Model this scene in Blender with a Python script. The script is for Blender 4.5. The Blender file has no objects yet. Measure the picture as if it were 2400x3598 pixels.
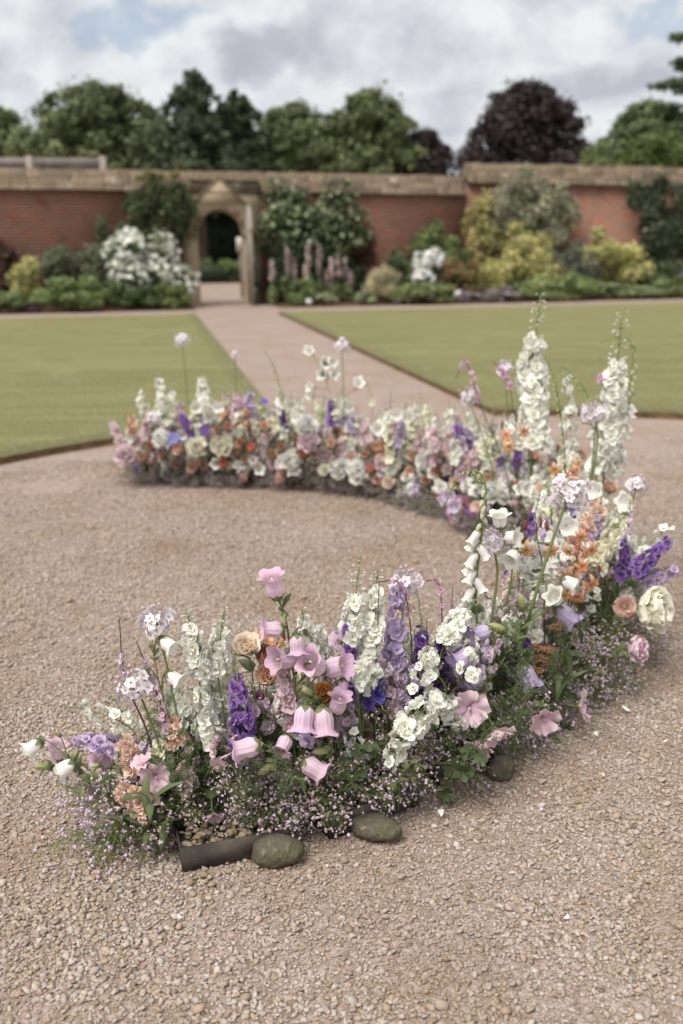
import bpy, math, random
import numpy as np
from mathutils import Matrix, Vector

random.seed(11)
rng = np.random.default_rng(11)
scene = bpy.context.scene
col = scene.collection
R = math.radians

# ------------------------------------------------------------------ camera
CAM_H, PITCH, ROLL, FPX = 1.3, R(14.8), R(0.7), 3498.0      # FPX: focal length for a 2400 x 3598 frame
fwd = np.array([0, math.cos(PITCH), -math.sin(PITCH)])
_r0 = np.array([1.0, 0, 0]); _u0 = np.cross(_r0, fwd)
rgt = _r0 * math.cos(ROLL) - _u0 * math.sin(ROLL)
upv = _u0 * math.cos(ROLL) + _r0 * math.sin(ROLL)
CAMP = np.array([0, 0, CAM_H])
cam_d = bpy.data.cameras.new('camera')
cam = bpy.data.objects.new('camera', cam_d); col.objects.link(cam)
m = Matrix.Identity(4)
for i in range(3):
    m[i][0] = rgt[i]; m[i][1] = upv[i]; m[i][2] = -fwd[i]; m[i][3] = CAMP[i]
cam.matrix_world = m
cam_d.sensor_fit = 'VERTICAL'; cam_d.sensor_height = 36; cam_d.sensor_width = 24; cam_d.lens = 35
cam_d.clip_start = 0.05; cam_d.clip_end = 2000
cam_d.dof.use_dof = True; cam_d.dof.focus_distance = 2.2; cam_d.dof.aperture_fstop = 2.5
scene.camera = cam
cy = scene.cycles; cy.max_bounces = 8; cy.diffuse_bounces = 5; cy.glossy_bounces = 2; cy.transmission_bounces = 6; cy.caustics_reflective = False; cy.caustics_refractive = False

# ------------------------------------------------------------------ sky, sun, exposure
SUN_EL, SUN_AZ = R(58), R(-138)                     # azimuth from +Y towards +X (sun stands high behind the camera, to the left, veiled by cloud)
world = bpy.data.worlds.new('World'); scene.world = world; world.use_nodes = True
wn = world.node_tree; wn.nodes.clear()
def N(nt, typ, ins=None, **props):
    n = nt.nodes.new(typ)
    for k, v in props.items(): setattr(n, k, v)
    for k, v in (ins or {}).items():
        if isinstance(v, bpy.types.NodeSocket): nt.links.new(v, n.inputs[k])
        else: n.inputs[k].default_value = v
    return n
def math_(nt, op, a, b=0.0, c=None):
    ins = {0: a, 1: b}
    if c is not None: ins[2] = c
    return N(nt, 'ShaderNodeMath', ins, operation=op).outputs[0]
def mix_(nt, f, a, b, blend='MIX'):
    n = nt.nodes.new('ShaderNodeMix'); n.data_type = 'RGBA'; n.blend_type = blend
    for k, v in ((0, f), (6, a), (7, b)):
        if isinstance(v, bpy.types.NodeSocket): nt.links.new(v, n.inputs[k])
        else: n.inputs[k].default_value = v if k == 0 else (tuple(v) + (1,) if len(v) == 3 else v)
    return n.outputs[2]
def smooth_(nt, v, a, b, lo=0.0, hi=1.0):
    return N(nt, 'ShaderNodeMapRange', {0: v, 1: a, 2: b, 3: lo, 4: hi}, interpolation_type='SMOOTHSTEP').outputs[0]
tc = N(wn, 'ShaderNodeTexCoord').outputs['Generated']
sep = N(wn, 'ShaderNodeSeparateXYZ', {0: tc})
az = math_(wn, 'ARCTAN2', sep.outputs[0], sep.outputs[1])
el = math_(wn, 'ARCSINE', sep.outputs[2])
ae = N(wn, 'ShaderNodeCombineXYZ', {0: az, 1: el, 2: 0.0}).outputs[0]
stretch = N(wn, 'ShaderNodeMapping', {0: tc, 3: (6.0, 6.0, 8.0)}, vector_type='POINT').outputs[0]
warp = N(wn, 'ShaderNodeTexNoise', {0: stretch, 'Scale': 2.2, 'Detail': 5.0, 'Roughness': 0.55})
wv = N(wn, 'ShaderNodeVectorMath', {0: warp.outputs['Color'], 1: (0.5, 0.5, 0.5)}, operation='SUBTRACT').outputs[0]
wv = N(wn, 'ShaderNodeVectorMath', {0: wv, 'Scale': 0.13}, operation='SCALE').outputs[0]
aew = N(wn, 'ShaderNodeVectorMath', {0: ae, 1: wv}, operation='ADD').outputs[0]
def sky_dir(u, v):
    d = fwd + rgt * (u - 1200) / FPX - upv * (v - 1799) / FPX
    d = d / np.linalg.norm(d)
    return math.atan2(d[0], d[1]), math.asin(d[2])
def blobs(items):
    tot = None
    for (u, v, ru, rv, w) in items:
        a, e = sky_dir(u, v)
        q = N(wn, 'ShaderNodeVectorMath', {0: aew, 1: (a, e, 0)}, operation='SUBTRACT').outputs[0]
        q = N(wn, 'ShaderNodeVectorMath', {0: q, 1: (FPX / ru, FPX / rv, 0)}, operation='MULTIPLY').outputs[0]
        q = N(wn, 'ShaderNodeVectorMath', {0: q}, operation='LENGTH').outputs['Value']
        q = smooth_(wn, q, 1.25, 0.35, 0.0, w)
        tot = q if tot is None else math_(wn, 'ADD', tot, q)
    return tot
fb = N(wn, 'ShaderNodeTexNoise', {0: stretch, 'Scale': 1.7, 'Detail': 9.0, 'Roughness': 0.58, 'Distortion': 0.4}).outputs[0]
fb2 = N(wn, 'ShaderNodeTexNoise', {0: stretch, 'Scale': 0.8, 'Detail': 3.0}).outputs[0]
bright = blobs([(40, 60, 150, 130, .55), (250, 210, 260, 130, .5), (620, 200, 170, 140, .6), (480, 330, 330, 120, .4), (1080, 330, 240, 110, .5), (1750, 190, 260, 170, .55), (1500, 90, 170, 90, .3), (2050, 120, 140, 120, .35), (960, 60, 160, 60, .3), (1400, 330, 220, 90, .3), (2150, 480, 350, 60, .3)])
grey = blobs([(930, 210, 230, 90, .9), (1480, 210, 180, 120, .6), (2080, 260, 260, 90, .8), (60, 330, 180, 60, .6), (1480, 400, 200, 60, .4), (560, 400, 200, 40, .4), (1800, 40, 200, 50, .4)])
blue = blobs([(480, 70, 260, 90, .9), (2330, 20, 150, 50, .7), (1000, 120, 60, 40, .3), (1300, 480, 200, 40, .4), (80, 420, 160, 60, .3)])
whiteness = smooth_(wn, math_(wn, 'ADD', math_(wn, 'SUBTRACT', math_(wn, 'MULTIPLY_ADD', fb, 1.7, -0.38), math_(wn, 'MULTIPLY', grey, 0.6)), math_(wn, 'MULTIPLY', bright, 0.62)), -0.35, 0.95)
blueness = smooth_(wn, math_(wn, 'ADD', math_(wn, 'SUBTRACT', math_(wn, 'MULTIPLY_ADD', fb2, 1.2, -0.62), math_(wn, 'MULTIPLY', bright, 0.9)), blue), 0.1, 1.0, 0.0, 0.5)
nish = N(wn, 'ShaderNodeTexSky', sky_type='NISHITA', sun_disc=False, sun_elevation=SUN_EL, sun_rotation=SUN_AZ, air_density=1.0, dust_density=1.2, ozone_density=1.0).outputs[0]
nish = mix_(wn, 1.0, nish, (0.55, 0.56, 0.58), 'MULTIPLY')
whiteness = math_(wn, 'MULTIPLY', whiteness, smooth_(wn, N(wn, 'ShaderNodeTexNoise', {0: stretch, 'Scale': 3.4, 'Detail': 6.0, 'Roughness': 0.6}).outputs[0], 0.28, 0.62, 0.55, 1.0))
cl = mix_(wn, whiteness, (2.3, 2.37, 2.72), (4.15, 4.32, 4.4))
skyc = mix_(wn, blueness, cl, nish)
bg = N(wn, 'ShaderNodeBackground', {0: skyc, 1: 0.105})
N(wn, 'ShaderNodeOutputWorld', {0: bg.outputs[0]})
sun_d = bpy.data.lights.new('sun', 'SUN'); sun = bpy.data.objects.new('sun', sun_d); col.objects.link(sun)
sun_d.energy = 2.0; sun_d.angle = R(40); sun_d.color = (1.0, 0.95, 0.88)
sd = Vector((math.sin(SUN_AZ) * math.cos(SUN_EL), math.cos(SUN_AZ) * math.cos(SUN_EL), math.sin(SUN_EL)))
sun.rotation_euler = sd.to_track_quat('Z', 'Y').to_euler()
vs = scene.view_settings
vs.view_transform = 'Standard'; vs.look = 'None'; vs.exposure = 0.98; vs.gamma = 1.0; vs.use_curve_mapping = False

# ------------------------------------------------------------------ helpers: pixels to places, meshes, objects
def ray(u, v): return fwd + rgt * (u - 1200) / FPX - upv * (v - 1799) / FPX
def G(u, v, z=0.0):
    d = ray(u, v); return CAMP + d * ((z - CAM_H) / d[2])
def P(u, v, Y):
    d = ray(u, v); return CAMP + d * (Y / d[1])
def proj(p):
    q = np.asarray(p, float) - CAMP; k = q @ fwd
    return 1200 + FPX * (q @ rgt) / k, 1799 - FPX * (q @ upv) / k
TH = R(10.6)                                            # the garden is laid out at this angle to the view
gr = np.array([math.cos(TH), math.sin(TH), 0]); gd = np.array([-math.sin(TH), math.cos(TH), 0])
def gw(s, t, z=0.0): return gr * s + gd * t + np.array([0, 0, z])
def W(u, v, t):
    q = ray(u, v); p = CAMP + q * (t / (q @ gd)); return float(p @ gr), float(p[2])
def lin(h):
    h = h.lstrip('#'); o = []
    for i in (0, 2, 4):
        c = int(h[i:i + 2], 16) / 255
        o.append(c / 12.92 if c <= 0.04045 else ((c + 0.055) / 1.055) ** 2.4)
    return np.array(o)
def unit(v):
    v = np.asarray(v, float); n = np.linalg.norm(v); return v / n if n > 1e-9 else np.array([0, 0, 1.0])
def frame(d, spin=0.0):
    """3x3 whose third column is d"""
    z = unit(d); a = np.array([1.0, 0, 0]) if abs(z[0]) < 0.9 else np.array([0, 1.0, 0])
    x = unit(np.cross(a, z)); y = np.cross(z, x); c, s = math.cos(spin), math.sin(spin)
    return np.stack([x * c + y * s, -x * s + y * c, z], 1)

class MB:
    """collects vertices, quads, triangles and vertex colours of ONE mesh"""
    def __init__(self): self.v = []; self.q = []; self.t = []; self.c = []; self.n = 0; self._m = {}
    def add(self, v, quads=None, tris=None, c=(0.5, 0.5, 0.5)):
        v = np.asarray(v, float).reshape(-1, 3); c = np.asarray(c, float)
        if c.ndim == 1: c = np.tile(c, (len(v), 1))
        if quads is not None and len(quads): self.q.append(np.asarray(quads, int) + self.n)
        if tris is not None and len(tris): self.t.append(np.asarray(tris, int) + self.n)
        self.v.append(v); self.c.append(c); self.n += len(v)
    def arrays(self):
        v = np.concatenate(self.v); c = np.concatenate(self.c)
        q = np.concatenate(self.q) if self.q else np.zeros((0, 4), int)
        t = np.concatenate(self.t) if self.t else np.zeros((0, 3), int)
        return v, q, t, c
    def join(self, o, M=np.eye(3), off=(0, 0, 0), tint=1.0):
        v, q, t, c = o.arrays(); self.add(v @ np.asarray(M).T + np.asarray(off), q, t, c * tint)
    def mesh(self, name, mat, smooth=True):
        key = (name, mat.name)
        if key in self._m: return self._m[key]
        v, q, t, c = self.arrays()
        me = bpy.data.meshes.new(name); me.vertices.add(len(v)); me.vertices.foreach_set('co', v.astype(np.float32).ravel())
        loops = np.concatenate([q.ravel(), t.ravel()]); me.loops.add(len(loops)); me.loops.foreach_set('vertex_index', loops.astype(np.int32))
        st = np.concatenate([np.arange(len(q)) * 4, len(q) * 4 + np.arange(len(t)) * 3]).astype(np.int32)
        me.polygons.add(len(st)); me.polygons.foreach_set('loop_start', st)
        if smooth: me.polygons.foreach_set('use_smooth', np.ones(len(st), bool))
        me.update(calc_edges=True)
        at = me.color_attributes.new('col', 'FLOAT_COLOR', 'POINT')
        at.data.foreach_set('color', np.concatenate([np.clip(c, 0, 1), np.ones((len(c), 1))], 1).astype(np.float32).ravel())
        me.materials.append(mat); self._m[key] = me
        return me
def grid(nu, nv):
    i, j = np.meshgrid(np.arange(nv), np.arange(nu), indexing='ij')
    a = i * (nu + 1) + j
    return np.stack([a, a + 1, a + nu + 2, a + nu + 1], -1).reshape(-1, 4)
def uvgrid(nu, nv):
    v, u = np.meshgrid(np.linspace(0, 1, nv + 1), np.linspace(0, 1, nu + 1), indexing='ij'); return u.ravel(), v.ravel()
def tube(mb, pts, rad, c, seg=5):
    pts = np.asarray(pts, float); n = len(pts)
    rad = np.broadcast_to(np.asarray(rad, float), (n,)) if np.ndim(rad) else np.full(n, rad)
    tan = np.gradient(pts, axis=0); ref = np.array([0.31, 0.77, 0.55])
    ang = np.linspace(0, 2 * math.pi, seg, endpoint=False); vs = []
    for i in range(n):
        z = unit(tan[i]); x = unit(np.cross(ref, z)); y = np.cross(z, x)
        vs.append(pts[i] + rad[i] * (np.cos(ang)[:, None] * x + np.sin(ang)[:, None] * y))
    q = []
    for i in range(n - 1):
        for j in range(seg): q.append((i * seg + j, i * seg + (j + 1) % seg, (i + 1) * seg + (j + 1) % seg, (i + 1) * seg + j))
    V = np.concatenate(vs)
    c = np.asarray(c, float)
    if c.ndim == 2 and len(c) == n: c = np.repeat(c, seg, axis=0)
    V = np.concatenate([V, pts[-1:]]); tr = [((n - 1) * seg + j, (n - 1) * seg + (j + 1) % seg, n * seg) for j in range(seg)]
    if c.ndim == 2: c = np.concatenate([c, c[-1:]])
    mb.add(V, q, tr, c)
def bez(p0, p1, p2, p3, n):
    t = np.linspace(0, 1, n)[:, None]
    return (1 - t) ** 3 * p0 + 3 * (1 - t) ** 2 * t * p1 + 3 * (1 - t) * t * t * p2 + t ** 3 * p3
def spline(pts, n):
    """smooth curve through the points"""
    p = np.asarray(pts, float); p = np.concatenate([[2 * p[0] - p[1]], p, [2 * p[-1] - p[-2]]]); k = len(p) - 3
    out = []
    for x in np.linspace(0, k - 1e-9, n):
        i = int(x); t = x - i; a, b, c, d = p[i:i + 4]
        out.append(0.5 * (2 * b + (c - a) * t + (2 * a - 5 * b + 4 * c - d) * t * t + (3 * b - a - 3 * c + d) * t ** 3))
    return np.array(out)
def boxmb(mb, x0, x1, y0, y1, z0, z1, c=(.5, .5, .5), M=None, off=(0, 0, 0), bev=0.0, jit=0.0):
    v = np.array([(x, y, z) for z in (z0, z1) for y in (y0, y1) for x in (x0, x1)], float)
    if bev: # chamfer the top and the vertical corners by insetting the top ring
        b = bev; v = np.array([(x0, y0, z0), (x1, y0, z0), (x0, y1, z0), (x1, y1, z0), (x0, y0, z1 - b), (x1, y0, z1 - b), (x0, y1, z1 - b), (x1, y1, z1 - b),
                               (x0 + b, y0 + b, z1), (x1 - b, y0 + b, z1), (x0 + b, y1 - b, z1), (x1 - b, y1 - b, z1)], float)
        q = [(0, 2, 3, 1), (0, 1, 5, 4), (1, 3, 7, 5), (3, 2, 6, 7), (2, 0, 4, 6), (4, 5, 9, 8), (5, 7, 11, 9), (7, 6, 10, 11), (6, 4, 8, 10), (8, 9, 11, 10)]
    else:
        q = [(0, 2, 3, 1), (4, 5, 7, 6), (0, 1, 5, 4), (1, 3, 7, 5), (3, 2, 6, 7), (2, 0, 4, 6)]
    if jit: v = v + rng.normal(0, jit, v.shape)
    if M is not None: v = v @ np.asarray(M).T
    mb.add(v + np.asarray(off), q, None, c)

# ---- objects
REG = []                                                # things waiting for an ordinal label
def obj(name, me, parent=None, loc=(0, 0, 0), M=None, scale=1.0):
    o = bpy.data.objects.new(name, me); col.objects.link(o)
    if parent is not None: o.parent = parent
    mt = Matrix.Identity(4)
    if M is not None:
        for i in range(3):
            for j in range(3): mt[i][j] = M[i][j]
    sc = scale if np.ndim(scale) else (scale,) * 3
    mt = Matrix.Translation(Vector(loc)) @ mt @ Matrix.Diagonal((sc[0], sc[1], sc[2], 1))
    o.matrix_basis = mt
    return o
def empty(name, loc, M=None):
    o = obj(name, None, None, loc, M); o.empty_display_size = 0.02; return o
def tag(o, label, cat, group=None):
    o['label'] = label; o['category'] = cat
    if group: o['group'] = group
    return o
def struct(o): o['kind'] = 'structure'; return o
def later(o, one, many, zone, cat, at, group):
    """label is written at the end: 'third from left of the <many> <zone>'"""
    o['category'] = cat; o['group'] = group; REG.append((o, one, many, zone, proj(at)[0])); return o

# ------------------------------------------------------------------ materials
def newmat(name):
    mt = bpy.data.materials.new(name); mt.use_nodes = True; nt = mt.node_tree; nt.nodes.clear()
    out = N(nt, 'ShaderNodeOutputMaterial'); return mt, nt, out
def objpos(nt): return N(nt, 'ShaderNodeTexCoord').outputs['Object']
def geopos(nt): return N(nt, 'ShaderNodeNewGeometry').outputs['Position']
def noise(nt, vec, scale, detail=3.0, rough=0.55): return N(nt, 'ShaderNodeTexNoise', {0: vec, 'Scale': scale, 'Detail': detail, 'Roughness': rough}).outputs[0]
def princ(nt, out, base, rough=0.8, spec=0.2, bump=None, bs=0.3, bd=0.01):
    b = N(nt, 'ShaderNodeBsdfPrincipled', {'Base Color': base if isinstance(base, bpy.types.NodeSocket) else tuple(base) + (1,), 'Roughness': rough, 'Specular IOR Level': spec})
    if bump is not None:
        bm = N(nt, 'ShaderNodeBump', {'Height': bump, 'Strength': bs, 'Distance': bd}); nt.links.new(bm.outputs[0], b.inputs['Normal'])
    nt.links.new(b.outputs[0], out.inputs[0]); return b
def plantmat(name, trans, rough, spec, vlo, vhi, fine, sat=1.0):
    mt, nt, out = newmat(name)
    a = N(nt, 'ShaderNodeAttribute', attribute_name='col').outputs['Color']
    rnd = N(nt, 'ShaderNodeObjectInfo').outputs['Random']
    val = N(nt, 'ShaderNodeMapRange', {0: rnd, 3: vlo, 4: vhi}).outputs[0]
    r2 = math_(nt, 'FRACT', math_(nt, 'MULTIPLY', rnd, 17.31)); hue = N(nt, 'ShaderNodeMapRange', {0: r2, 3: 0.488, 4: 0.512}).outputs[0]
    nz = noise(nt, geopos(nt), fine, 2.0); val = math_(nt, 'MULTIPLY', val, N(nt, 'ShaderNodeMapRange', {0: nz, 1: .25, 2: .75, 3: .93, 4: 1.06}).outputs[0])
    hs = N(nt, 'ShaderNodeHueSaturation', {'Hue': hue, 'Saturation': sat, 'Value': val, 'Color': a}).outputs[0]
    b = N(nt, 'ShaderNodeBsdfPrincipled', {'Base Color': hs, 'Roughness': rough, 'Specular IOR Level': spec})
    tr = N(nt, 'ShaderNodeBsdfTranslucent', {0: hs}); mx = N(nt, 'ShaderNodeMixShader', {0: trans, 1: b.outputs[0], 2: tr.outputs[0]})
    nt.links.new(mx.outputs[0], out.inputs[0]); return mt
M_PETAL = plantmat('petal', 0.26, 0.8, 0.05, 0.95, 1.05, 160)
M_LEAF = plantmat('leaf', 0.35, 0.5, 0.3, 0.85, 1.2, 60, 0.92)
M_FOLI = plantmat('foliage', 0.33, 0.55, 0.25, 0.95, 1.06, 1.5, 0.84)
M_STEM = plantmat('stem', 0.05, 0.55, 0.25, 0.88, 1.1, 40)

def gravel_mat():
    mt, nt, out = newmat('gravel_ground'); p = geopos(nt)
    vor = N(nt, 'ShaderNodeTexVoronoi', {0: p, 'Scale': 75.0, 'Randomness': 1.0}); vor2 = N(nt, 'ShaderNodeTexVoronoi', {0: p, 'Scale': 130.0})
    cell = N(nt, 'ShaderNodeSeparateColor', {0: vor.outputs['Color']}).outputs[0]
    big = noise(nt, p, 1.3, 5.0); mid = noise(nt, p, 9.0, 4.0)
    c = mix_(nt, cell, lin('b59d8c'), lin('d2bcae'))
    c = mix_(nt, smooth_(nt, big, .42, .68, 0, .36), c, lin('b08a68'))
    c = mix_(nt, smooth_(nt, mid, .5, .75, 0, .35), c, lin('9a7f69'))
    c = mix_(nt, smooth_(nt, vor.outputs['Distance'], .35, .8, 0, .45), c, lin('80674f'))
    h = math_(nt, 'ADD', math_(nt, 'MULTIPLY', vor.outputs['Distance'], -1.0), math_(nt, 'MULTIPLY', vor2.outputs['Distance'], -.5))
    c = mix_(nt, 1.0, c, (.68, .715, .755), 'MULTIPLY')
    princ(nt, out, c, .9, .15, h, .6, .006); return mt
M_GRAVEL = gravel_mat()
PEB = [lin(h) for h in ('c4ad9c', 'cbb8a8', 'b6a292', 'd4c4b5', 'bba38d', 'cdbbad', 'a99480', 'bfb1a5', 'c9ac90', '98866f', 'c5b3a3', 'cfbdac', 'c4ad9c', 'cbb8a8', 'b6a292', 'bba38d', 'c5b3a3', 'a99480', 'd4c4b5', 'bfb1a5', 'cdbbad')]
def pebble_mat(name, attr):
    mt, nt, out = newmat(name); gp = geopos(nt); nz = noise(nt, gp, 90, 4.0)
    if attr: c = N(nt, 'ShaderNodeAttribute', attribute_name='col').outputs['Color']
    else:
        rnd = N(nt, 'ShaderNodeObjectInfo').outputs['Random']; c = mix_(nt, rnd, lin('9c8468'), lin('c9b79c'))
    c = mix_(nt, smooth_(nt, nz, .4, .7, 0, .3), c, lin('9b8672'))
    c = mix_(nt, smooth_(nt, noise(nt, gp, 1.9, 5.0), .45, .66, 0, .45), c, lin('a98868')); c = mix_(nt, smooth_(nt, noise(nt, gp, .9, 4.0), .5, .68, 0, .3), c, lin('80674f'))
    c = mix_(nt, 1.0, c, (.78, .82, .86), 'MULTIPLY')
    princ(nt, out, c, .85, .2, nz, .3, .002); return mt
M_PEBBLE_BIG = pebble_mat('big_pebble', False)
M_PEBBLE = pebble_mat('pebble', True)
def simple(name, c1, c2, scale=8, rough=.85, bs=.3, bd=.01, spec=.2, detail=5, space='world'):
    mt, nt, out = newmat(name); p = geopos(nt) if space == 'world' else objpos(nt)
    nz = noise(nt, p, scale, detail, .6); n2 = noise(nt, p, scale * 7, 3)
    c = mix_(nt, smooth_(nt, nz, .3, .7), lin(c1), lin(c2)); c = mix_(nt, smooth_(nt, n2, .4, .8, 0, .25), c, lin(c1) * .7)
    princ(nt, out, c, rough, spec, math_(nt, 'ADD', nz, math_(nt, 'MULTIPLY', n2, .5)), bs, bd); return mt
M_SOIL = simple('soil', '5f4a37', '7d634b', 6, .95, .8, .03)
M_EDGE = simple('turf_edge', '5c4a34', '84694c', 9, .95, 1.0, .03)
M_TRAY = simple('tray_plastic', '3a3633', '5f5850', 9, .85, .4, .004, .12)
M_WOOD = simple('weathered_wood', '8d847b', 'aaa198', 5, .8, .3, .01)
M_TIMBER = simple('rail_timber', '8a8178', 'a69c92', 4, .85, .3, .01)
M_SIGN = simple('sign_board', 'cfcac2', 'ddd9d2', 8, .6, .1, .005)
M_BARK = simple('bark', '4a4036', '6a5c4c', 6, .95, .8, .05)
def boulder_mat():
    mt, nt, out = newmat('boulder'); p = objpos(nt); a = noise(nt, p, 14, 6, .6); b = noise(nt, p, 60, 4, .6)
    z = N(nt, 'ShaderNodeSeparateXYZ', {0: p}).outputs[2]
    c = mix_(nt, smooth_(nt, a, .3, .7), lin('524c42'), lin('746b5c')); c = mix_(nt, smooth_(nt, noise(nt, p, 22, 3), .48, .66, 0, .7), c, lin('4d5135')); c = mix_(nt, smooth_(nt, b, .55, .75, 0, .5), c, lin('a09682'))
    princ(nt, out, c, .9, .15, math_(nt, 'ADD', a, b), .9, .01); return mt
M_BOULDER = boulder_mat()
def brick_mat():
    mt, nt, out = newmat('brickwork'); p = objpos(nt)
    sp = N(nt, 'ShaderNodeSeparateXYZ', {0: p}); v = N(nt, 'ShaderNodeCombineXYZ', {0: sp.outputs[0], 1: sp.outputs[2], 2: 0.0}).outputs[0]
    bk = N(nt, 'ShaderNodeTexBrick', {0: v, 'Color1': tuple(lin('a35a40')) + (1,), 'Color2': tuple(lin('7d4a3a')) + (1,), 'Mortar': tuple(lin('b8a594')) + (1,), 'Scale': 1.0, 'Mortar Size': .011, 'Brick Width': .225, 'Row Height': .075, 'Bias': 0.0}, offset=.5)
    st = noise(nt, p, .9, 6, .6); st2 = noise(nt, p, 3.5, 5, .6)
    c = mix_(nt, smooth_(nt, st, .42, .62, 0, .6), bk.outputs[0], lin('8d7160')); c = mix_(nt, smooth_(nt, st2, .5, .72, 0, .5), c, lin('b0583a')); c = mix_(nt, smooth_(nt, noise(nt, p, 1.9, 4), .55, .75, 0, .55), c, lin('5f4a40'))
    c = mix_(nt, 1.0, c, (.8, .8, .82), 'MULTIPLY')
    princ(nt, out, c, .9, .15, bk.outputs[1], -.5, .01); return mt
M_BRICK = brick_mat()
def stone_mat(name, c1, c2, c3, block=None):
    mt, nt, out = newmat(name); p = objpos(nt); rnd = N(nt, 'ShaderNodeObjectInfo').outputs['Random']
    a = noise(nt, p, 3.0, 6, .65); b = noise(nt, p, 11, 5, .6); l = noise(nt, geopos(nt), 2.2, 5, .7)
    c = mix_(nt, smooth_(nt, a, .3, .7), lin(c1), lin(c2)); c = mix_(nt, smooth_(nt, b, .5, .75, 0, .6), c, lin(c3)); c = mix_(nt, smooth_(nt, l, .6, .7, 0, .55), c, lin('cfc6b4'))
    c = N(nt, 'ShaderNodeHueSaturation', {'Value': N(nt, 'ShaderNodeMapRange', {0: rnd, 3: .66, 4: 1.2}).outputs[0], 'Color': c}).outputs[0]
    princ(nt, out, c, .9, .15, math_(nt, 'ADD', a, b), .5, .02); return mt
M_COPE = stone_mat('coping_stone', '6e6152', '8f7e6a', '4a4036')
M_ASHLAR = stone_mat('ashlar', 'a8977f', 'bcab92', '937f68')
def lawn_mat():
    mt, nt, out = newmat('lawn_turf'); p = geopos(nt)
    st = N(nt, 'ShaderNodeMapping', {0: p, 2: (0, 0, -TH), 3: (.25, 2.4, 1)}).outputs[0]
    a = noise(nt, st, 1.0, 3); b = noise(nt, p, 45, 4, .7); g = noise(nt, p, 2.5, 4)
    c = mix_(nt, smooth_(nt, a, .35, .65), lin('938f66'), lin('a09b72')); c = mix_(nt, smooth_(nt, b, .35, .75, 0, .5), c, lin('807d55')); c = mix_(nt, smooth_(nt, g, .48, .7, 0, .5), c, lin('aaa47a')); c = mix_(nt, smooth_(nt, noise(nt, p, .55, 5, .65), .5, .72, 0, .35), c, lin('6f7444'))
    c = mix_(nt, 1.0, c, (.68, .69, .66), 'MULTIPLY')
    princ(nt, out, c, .95, .05, b, .6, .02); return mt
M_LAWN = lawn_mat()
# ================================================================== SETTING
def flat(name, pts, z, mat, zfun=None):
    me = bpy.data.meshes.new(name); me.from_pydata([(p[0], p[1], z) for p in pts], [], [tuple(range(len(pts)))]); me.materials.append(mat)
    return obj(name, me)
g = struct(flat('gravel_ground', [(-150, -20), (150, -20), (150, 200), (-150, 200)], 0, M_GRAVEL))

# lawns: raised turf slabs cut round the gravel circle
CC, CR = (1.8, 3.51), 4.07
PL, PR, LT = 0.93, 2.65, 21.0
def lawn(name, outline):
    """outline in garden coordinates, counter-clockwise; turf top and a rough soil side"""
    n = len(outline); H = 0.042
    top = [gw(s, t, H + 0.004) for s, t in outline]; bot = [gw(s, t, -0.02) for s, t in outline]
    me = bpy.data.meshes.new(name); me.from_pydata([tuple(p) for p in top], [], [tuple(range(n))]); me.materials.append(M_LAWN)
    o = struct(obj(name, me))
    mb = MB(); jit = rng.normal(0, .008, (n, 3)); jit[:, 2] = rng.normal(0, .006, n)
    T = np.array(top); B = np.array(bot)
    q = [(i, (i + 1) % n, n + (i + 1) % n, n + i) for i in range(n)]
    mb.add(np.concatenate([B + jit * .5, T - [0, 0, .006]]), q, None, (.1, .08, .05))
    obj('turf_edge', mb.mesh('turf_edge', M_EDGE, False), o)
    return o
def arc(s0, s1, n):
    return [(s, CC[1] + math.sqrt(max(CR ** 2 - (s - CC[0]) ** 2, 0))) for s in np.linspace(s0, s1, n)]
a_l = arc(CC[0] - CR + .001, PL, 70)
left_out = [(-16, 3.51)] + a_l + [(PL, t) for t in np.linspace(a_l[-1][1] + .2, LT, 40)] + [(-16, LT)]
a_r = arc(PR, CC[0] + CR - .001, 70)
right_out = a_r + [(22, 3.51), (22, LT)] + [(PR, t) for t in np.linspace(LT, a_r[0][1] + .2, 60)]
lawn('lawn_left', left_out); lawn('lawn_right', right_out)
# grass blades on the nearer turf and along the cut edges
def blades():
    pts = []
    for outl in (a_l, a_r):
        o = np.array(outl); seg = rng.integers(0, len(o) - 1, 9000); f = rng.random(9000)[:, None]
        p = o[seg] * (1 - f) + o[seg + 1] * f; out = p - np.array(CC); out /= np.linalg.norm(out, axis=1)[:, None]
        pts.append(p + out * rng.random((9000, 1)) ** 2 * .25)
    tt = rng.uniform(7.6, 21, 9000); pts.append(np.stack([PR + rng.random(9000) ** 2 * .2, tt], 1)); pts.append(np.stack([PL - rng.random(7000) ** 2 * .2, rng.uniform(7.5, 21, 7000)], 1))
    q = np.stack([rng.uniform(-3.2, .9, 26000), rng.uniform(5.5, 11, 26000)], 1); q = q[((q - CC) ** 2).sum(1) > CR ** 2]; pts.append(q)
    q = np.stack([rng.uniform(2.7, 6.5, 26000), rng.uniform(5.5, 11, 26000)], 1); q = q[((q - CC) ** 2).sum(1) > CR ** 2]; pts.append(q)
    p = np.concatenate(pts); n = len(p); base = p[:, :1] * gr + p[:, 1:] * gd; base[:, 2] = .043
    a = rng.uniform(0, 6.28, n); w = np.stack([np.cos(a), np.sin(a), 0 * a], 1) * rng.uniform(.0015, .003, (n, 1))
    tip = base + np.stack([rng.normal(0, .01, n), rng.normal(0, .01, n), rng.uniform(.012, .03, n)], 1)
    V = np.stack([base - w, base + w, tip], 1).reshape(-1, 3); mb = MB()
    c = lin('8c8a5c') + (lin('aaa67c') - lin('8c8a5c')) * rng.random((n, 1)); mb.add(V, None, np.arange(3 * n).reshape(-1, 3), np.repeat(c, 3, 0))
    o = obj('grass', mb.mesh('grass', M_FOLI, False)); o['kind'] = 'stuff'; tag(o, 'short mown grass blades on the two lawns', 'grass')
blades()

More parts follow.
